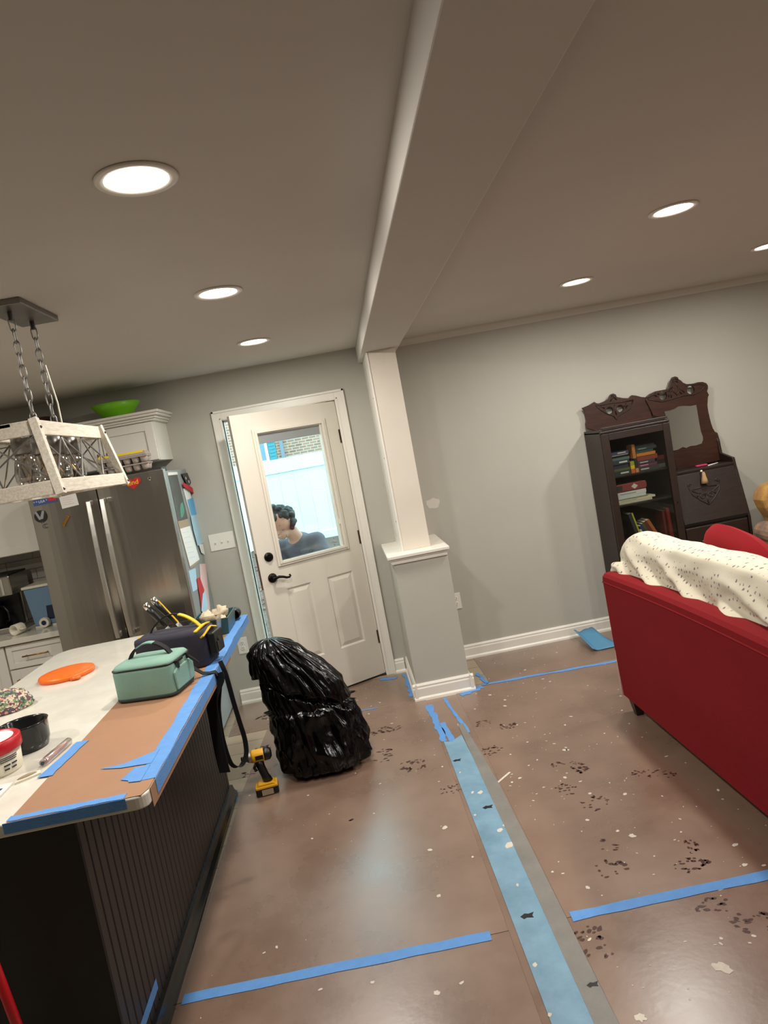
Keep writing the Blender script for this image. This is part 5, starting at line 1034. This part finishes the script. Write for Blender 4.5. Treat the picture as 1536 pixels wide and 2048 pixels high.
# blanket draped over the back cushions
mb = MB(); rows = []; NU, NV = 70, 30
prof = [(1.375, .815), (1.385, .84), (1.395, .88), (1.41, .925), (1.44, .965), (1.47, .98), (1.53, .985), (1.60, .97), (1.65, .925), (1.68, .86), (1.69, .78), (1.695, .7)]
for i in range(NU+1):
    u = i/NU; y = 1.75+(3.87-1.75)*u; row = []
    for k in range(NV+1):
        t = k/NV*(len(prof)-1); j = min(int(t), len(prof)-2); f = t-j; x = prof[j][0]*(1-f)+prof[j+1][0]*f; z = prof[j][1]*(1-f)+prof[j+1][1]*f; v = k/NV
        n1 = noise.noise(Vector((y*4.0+v*3, v*3, .5))); n2 = noise.noise(Vector((y*13+v*6, v*9, 3)))
        front = max(0, 1-v/.36)                                   # face hanging towards the back of the sofa
        fold = ridge((y*2.7-v*3.2, v*1.4, 2)); tuck = max(0, fold)**2
        x += .014*n1+.007*n2+front*(.045-.09*tuck); z += .01*n1+.005*n2-front*.018*(1-tuck)+(.02*ridge((y*1.9, 7, 7)) if .36 < v < .7 else 0)
        if v < .03: z -= .012*(1+math.sin(y*9))
        end = max(0, (y-3.66)/.21)
        if end > 0: z -= .05*end**3*(1 if v > .15 else .2); x += .015*end*(1-v)
        row.append((x, y, z))
    rows.append(row)
mb.grid(rows); o = mb.build('blanket', 'quilt', smooth=True, solid=.008, sub=1); tag(o, 'cream printed blanket draped over the back of red sofa', 'blanket')
# throw pillows
def pillow(c, w_, h_, t_, m_, label, rot, name='throw_pillow'):
    mb = MB(); mb.M = Matrix.Translation(c) @ rot; rows = []; n = 18
    for sgn in (1, -1):
        rows = []
        for i in range(n+1):
            u = 2*i/n-1; row = []
            for k in range(n+1):
                v = 2*k/n-1; hgt = t_/2*((1-u**4)*(1-v**4))**.6; pin = math.sqrt(1-.42*u*u*abs(u)); pu = math.sqrt(1-.42*v*v*abs(v))
                row.append((w_/2*u*pu, sgn*hgt, h_/2*v*pin))
            rows.append(row)
        mb.grid(rows if sgn < 0 else [r[::-1] for r in rows])
    return tag(mb.build(name, m_, smooth=True), label, 'pillow', 'red throw pillows on the sofa')
pillow((1.80, 3.26, .775), .62, .53, .14, 'pill', 'red throw pillow leaning against the blanket, near the bookcase door', Matrix.Rotation(PI/2, 4, 'Z') @ Matrix.Rotation(-.22, 4, 'X') @ Matrix.Rotation(-.16, 4, 'Y'))
pillow((1.83, 2.56, .74), .48, .48, .14, 'pill', 'red throw pillow beside the other, in front of the desk drawers', Matrix.Rotation(PI/2, 4, 'Z') @ Matrix.Rotation(-.25, 4, 'X') @ Matrix.Rotation(-.05, 4, 'Y'))
# floral armchair at the right
ac = thing('armchair', 'yellow floral wing armchair beside the dark desk', 'armchair', (3.3, 4.7, 0))
mb = MB(); q = [(2.96, .42), (2.945, .6), (2.925, .7), (2.885, .78), (2.868, .84), (2.878, .89), (2.92, .93), (3.0, .955), (3.28, .98), (3.56, .955), (3.64, .93), (3.68, .86), (3.66, .78), (3.62, .7), (3.6, .42)]
mb.prism(q, 1, 4.86, 5.02); mb.build('back', 'floralY', ac, bevel=.04, seg=4)
B(((2.92, 4.35, .16), (3.64, 4.95, .42))).build('seat', 'floralO', ac, bevel=.04, seg=3)
for x in (2.80, 3.62):
    mb = MB(); mb.caps((x+.06, 4.38, .60), (x+.06, 4.88, .62), .075, .075, 16); mb.box((x+.005, 4.37, .16), (x+.115, 4.9, .6)); mb.build('arm', 'floralO', ac, bevel=.02)
B(((2.82, 4.36, .05), (3.72, 4.98, .2))).build('skirt', 'fridgeside', ac, bevel=.006)
for x in (2.87, 3.67):
    for y in (4.42, 4.92): B(((x-.02, y-.02, 0), (x+.02, y+.02, .06))).build('leg', 'wood', ac)
B(((2.96, 4.36, .42), (3.6, 4.86, .50))).build('cushion', 'floralY', ac, bevel=.04, seg=3)
# ================================================================== OUTSIDE THE DOOR
gr = MB(); rows = []
for i in range(13):
    y = 5.48+(34-5.48)*(i/12)**1.5; zz = -.1 if y < 9 else -.1+min(.28, (y-9)*.056); rows.append([(-14+2*k, y, zz) for k in range(15)])
gr.grid(rows); o = gr.build('ground', 'mulch'); o['kind'] = 'structure'; o['label'] = 'leaf strewn ground outside the door'
o = B(((-2.2, D+.14, -.14), (1.6, 7.0, -.085))).build('patio', 'patio'); o['kind'] = 'structure'
rnd = random.Random(9); mb = MB()
for k in range(900):
    x = rnd.uniform(-3, 2.5); y = rnd.uniform(7.2, 13.7); zz = -.1 if y < 9 else -.1+min(.28, (y-9)*.056); a_ = rnd.uniform(0, 6.3); s_ = rnd.uniform(.03, .07); e = rnd.uniform(-.02, .03)
    mb.add([(x+s_*math.cos(a_), y+s_*math.sin(a_), zz+.02+e), (x-s_*.5*math.sin(a_), y+s_*.5*math.cos(a_), zz+.03), (x-s_*math.cos(a_), y-s_*math.sin(a_), zz+.012), (x+s_*.5*math.sin(a_), y-s_*.5*math.cos(a_), zz+.03)], [(0, 1, 2, 3)])
o = mb.build('fallen_leaves', 'leafm', solid=.002); tag(o, 'dry fallen leaves scattered on the ground outside', 'leaves', kind='stuff')
fc = thing('vinyl_fence', 'white vinyl privacy fence across the yard outside', 'fence', (0, 14, .15))
for k in range(8):
    x = -8.4+2.1*k; B(((x-.065, 13.93, .1), (x+.065, 14.06, 1.86))).build('post', 'vinyl', fc)
    for j in range(7): B(((x+.065+j*.2814, 13.985, .22), (x+.065+(j+1)*.2814-.004, 14.01, 1.56))).build('panel_board', 'vinyl', fc)
    B(((x+.065, 13.95, 1.55), (x+2.035, 14.04, 1.815))).build('top_rail', 'vinyl', fc); B(((x+.065, 13.95, .14), (x+2.035, 14.04, .28))).build('bottom_rail', 'vinyl', fc)
hs = thing('brick_house', 'brick house with teal shutters beyond the white fence', 'house', (0, 31, .1)); HY_ = 30
hp = lambda px, py: P(px, py, 1, HY_)
w0, w1 = hp(516, 880).x, hp(531, 880).x; wz0, wz1 = hp(530, 922).z, hp(520, 866).z
B(((-12, HY_, .1), (10, HY_+8, 8.5))).build('brick_wall', 'brick', hs)
for dx in (0, -4.2, 5.0):
    wn_ = MB(); frame(wn_, w0-.55+dx, w1+.02+dx, wz0-.1, wz1+.6, .12, HY_-.06, HY_); wo = wn_.build('window', 'sash', hs); B(((w0-.45+dx, HY_-.03, wz0), (w1-.08+dx, HY_-.01, wz1+.5))).build('pane', 'bluewater', wo); B(((w0-.45+dx, HY_-.05, (wz0+wz1)/2+.3), (w1-.08+dx, HY_-.02, (wz0+wz1)/2+.36))).build('muntin', 'sash', wo)
    s0, s1 = hp(534, 885).x, hp(549, 885).x
    for e in (0, -(s1-w0+.55+.02)):
        sh = B(((s0+dx+e, HY_-.05, wz0-.1), (s1+dx+e, HY_, wz1+.6))).build('shutter', 'shutter', hs)
        for q in range(12): zz = wz0+q*(wz1+.5-wz0)/12; B(((s0+.04+dx+e, HY_-.07, zz), (s1-.04+dx+e, HY_-.05, zz+.03))).build('slat', 'shutter', sh)
dsx = hp(563, 890).x; B(((dsx-.07, HY_-.12, .1), (dsx+.07, HY_, 8))).build('downspout', 'pipe', hs)
mb = MB(); mb.prism([(HY_-.5, 8.4), (HY_+4, 11), (HY_+8.5, 8.4)], 0, -12.4, 10.4); mb.build('roof', 'dkmetal', hs)
# person bending down outside, seen through the door glass
pe = thing('person', 'person with dark curly hair and charcoal tee bending down behind the door glass', 'person', (-.45, 6.2, -.085))
def body(prims, balls, nm, m_, vox=.012, sm=5, par=pe):
    mb = MB()
    for a_, b_, ra, rb in prims: mb.caps(a_, b_, ra, rb, 14)
    for c_, r in balls: mb.ball(c_, r, 16, 10)
    o = mb.build(nm, m_, par, smooth=True); return remesh(o, vox, sm)
HD = Vector((-.555, 5.72, 1.255)); NK = Vector((-.465, 5.83, 1.12)); CHS = Vector((-.44, 5.92, 1.0)); PEL = Vector((-.36, 6.3, .76))
LS, RS = Vector((-.30, 5.85, 1.045)), Vector((-.63, 5.93, 1.03)); LE, RE = Vector((-.215, 5.74, .8)), Vector((-.66, 5.78, .78)); LH, RH = Vector((-.36, 5.64, .62)), Vector((-.52, 5.64, .6))
LHP, RHP = Vector((-.26, 6.3, .74)), Vector((-.46, 6.3, .74)); LK, RK = Vector((-.2, 6.02, .36)), Vector((-.52, 6.02, .36)); LA, RA = Vector((-.21, 6.2, -.02)), Vector((-.51, 6.2, -.02))
fdir = Vector((-.30, -.82, -.48)).normalized(); sdir = fdir.cross(Vector((0, 0, 1))).normalized(); udir = sdir.cross(fdir)
prims = [(PEL, CHS, .125, .12), (CHS, NK, .10, .06), (NK, HD+Vector((.04, .03, -.03)), .058, .06), (CHS, LS, .08, .055), (CHS, RS, .08, .055), (LS, LE, .052, .04), (LE, LH, .04, .028), (RS, RE, .052, .04), (RE, RH, .04, .028),
         (LHP, LK, .085, .06), (LK, LA, .06, .04), (RHP, RK, .085, .06), (RK, RA, .06, .04), (LA+Vector((0, .03, -.03)), LA+Vector((0, -.15, -.04)), .035, .028), (RA+Vector((0, .03, -.03)), RA+Vector((0, -.15, -.04)), .035, .028)]
jaw = HD+fdir*.03-udir*.07
balls = [(HD, .093), (HD+fdir*.02+udir*.02, .088), (jaw, .062), (HD+fdir*.05-udir*.09, .035)]
nose = HD+fdir*.1-udir*.02; prims += [(HD+fdir*.085+udir*.012, nose+fdir*.012-udir*.012, .009, .014), (nose+sdir*.01, nose-sdir*.01, .011, .011), (HD+fdir*.085-udir*.062-sdir*.02, HD+fdir*.085-udir*.062+sdir*.02, .009, .009)]
prims += [(HD+sdir*s_*.09-fdir*.005+udir*.015, HD+sdir*s_*.09-fdir*.005-udir*.025, .014, .01) for s_ in (1, -1)]
for H_, E_ in ((LH, LE), (RH, RE)):
    dd = (H_-E_).normalized(); pd = dd.cross(Vector((0, 1, 0))).normalized(); palm = H_+dd*.05; prims.append((H_, palm+dd*.02, .026, .03))
    for q, (off, ln) in enumerate(((-.027, .055), (-.009, .068), (.009, .064), (.026, .05))): r0_ = palm+dd*.03+pd*off; m_ = r0_+dd*ln*.55; prims += [(r0_, m_, .0095, .009), (m_, m_+(dd*.6+Vector((0, .5, -.2))).normalized()*ln*.5, .009, .0075)]
    prims.append((palm-dd*.01+pd*.03, palm+dd*.025+pd*.06, .011, .009))
bd = body(prims, balls, 'body', 'skin', .009, 3)
# face details
for s_ in (1, -1):
    e = HD+fdir*.083+sdir*s_*.032+udir*.012; MB().ball(e, .011, 10, 6).build('eye', 'paper', pe, smooth=True); MB().ball(e+fdir*.007, .0055, 8, 5).build('iris', 'hair', pe, smooth=True)
    MB().tube([e+udir*.02-sdir*.016+fdir*.006, e+udir*.024+fdir*.009, e+udir*.019+sdir*.016+fdir*.006], .0035, 6).build('eyebrow', 'hair', pe, smooth=True)
MB().tube([HD+fdir*.094-udir*.06-sdir*.02, HD+fdir*.1-udir*.058, HD+fdir*.094-udir*.06+sdir*.02], .0045, 6).build('lips', 'pinkpaper', pe, smooth=True)
# curly hair: clumps of small balls over the skull, wisps at the nape
rnd = random.Random(11); hb = []
for k in range(260):
    v = Vector((rnd.gauss(0, 1), rnd.gauss(0, 1), rnd.gauss(0, 1))).normalized(); 
    if v.dot(fdir) > .3 and v.dot(udir) < .5: continue
    if v.dot(udir) < -.62: continue
    hb.append((HD+v*(.1+rnd.uniform(0, .026))-fdir*.016+udir*.008, rnd.uniform(.012, .024)))
body([], hb+[(HD-fdir*.026+udir*.02, .1)], 'hair', 'hair', .007, 1)
for k in range(60):
    v = (Vector((rnd.gauss(0, 1), rnd.gauss(0, 1), rnd.gauss(0, 1)))-fdir*.8+udir*.2).normalized(); s0 = HD+v*.11; sd_ = v.cross(Vector((.3, .2, .9))).normalized(); MB().tube([s0+v*.035*t+sd_*.012*math.sin(t*5+k) for t in [q/6 for q in range(7)]], .0016, 4).build('curl', 'hair', pe)
body([(PEL+Vector((0, -.02, .04)), CHS, .15, .142), (CHS, NK+Vector((.02, .03, -.05)), .12, .075), (CHS, LS, .1, .078), (CHS, RS, .1, .078), (LS, LS.lerp(LE, .42), .072, .066), (RS, RS.lerp(RE, .5), .076, .07)], [], 'tee_shirt', 'tee', .011, 4)
body([(PEL, PEL+Vector((0, .04, -.02)), .15, .14), (LHP, LK, .105, .078), (LK, LA+Vector((0, 0, .08)), .075, .06), (RHP, RK, .105, .078), (RK, RA+Vector((0, 0, .08)), .075, .06)], [], 'jeans', 'jeans', .012, 4)
for A__ in (LA, RA): body([(A__+Vector((0, .04, -.03)), A__+Vector((0, -.16, -.035)), .046, .04)], [], 'shoe', 'black', .01, 2)
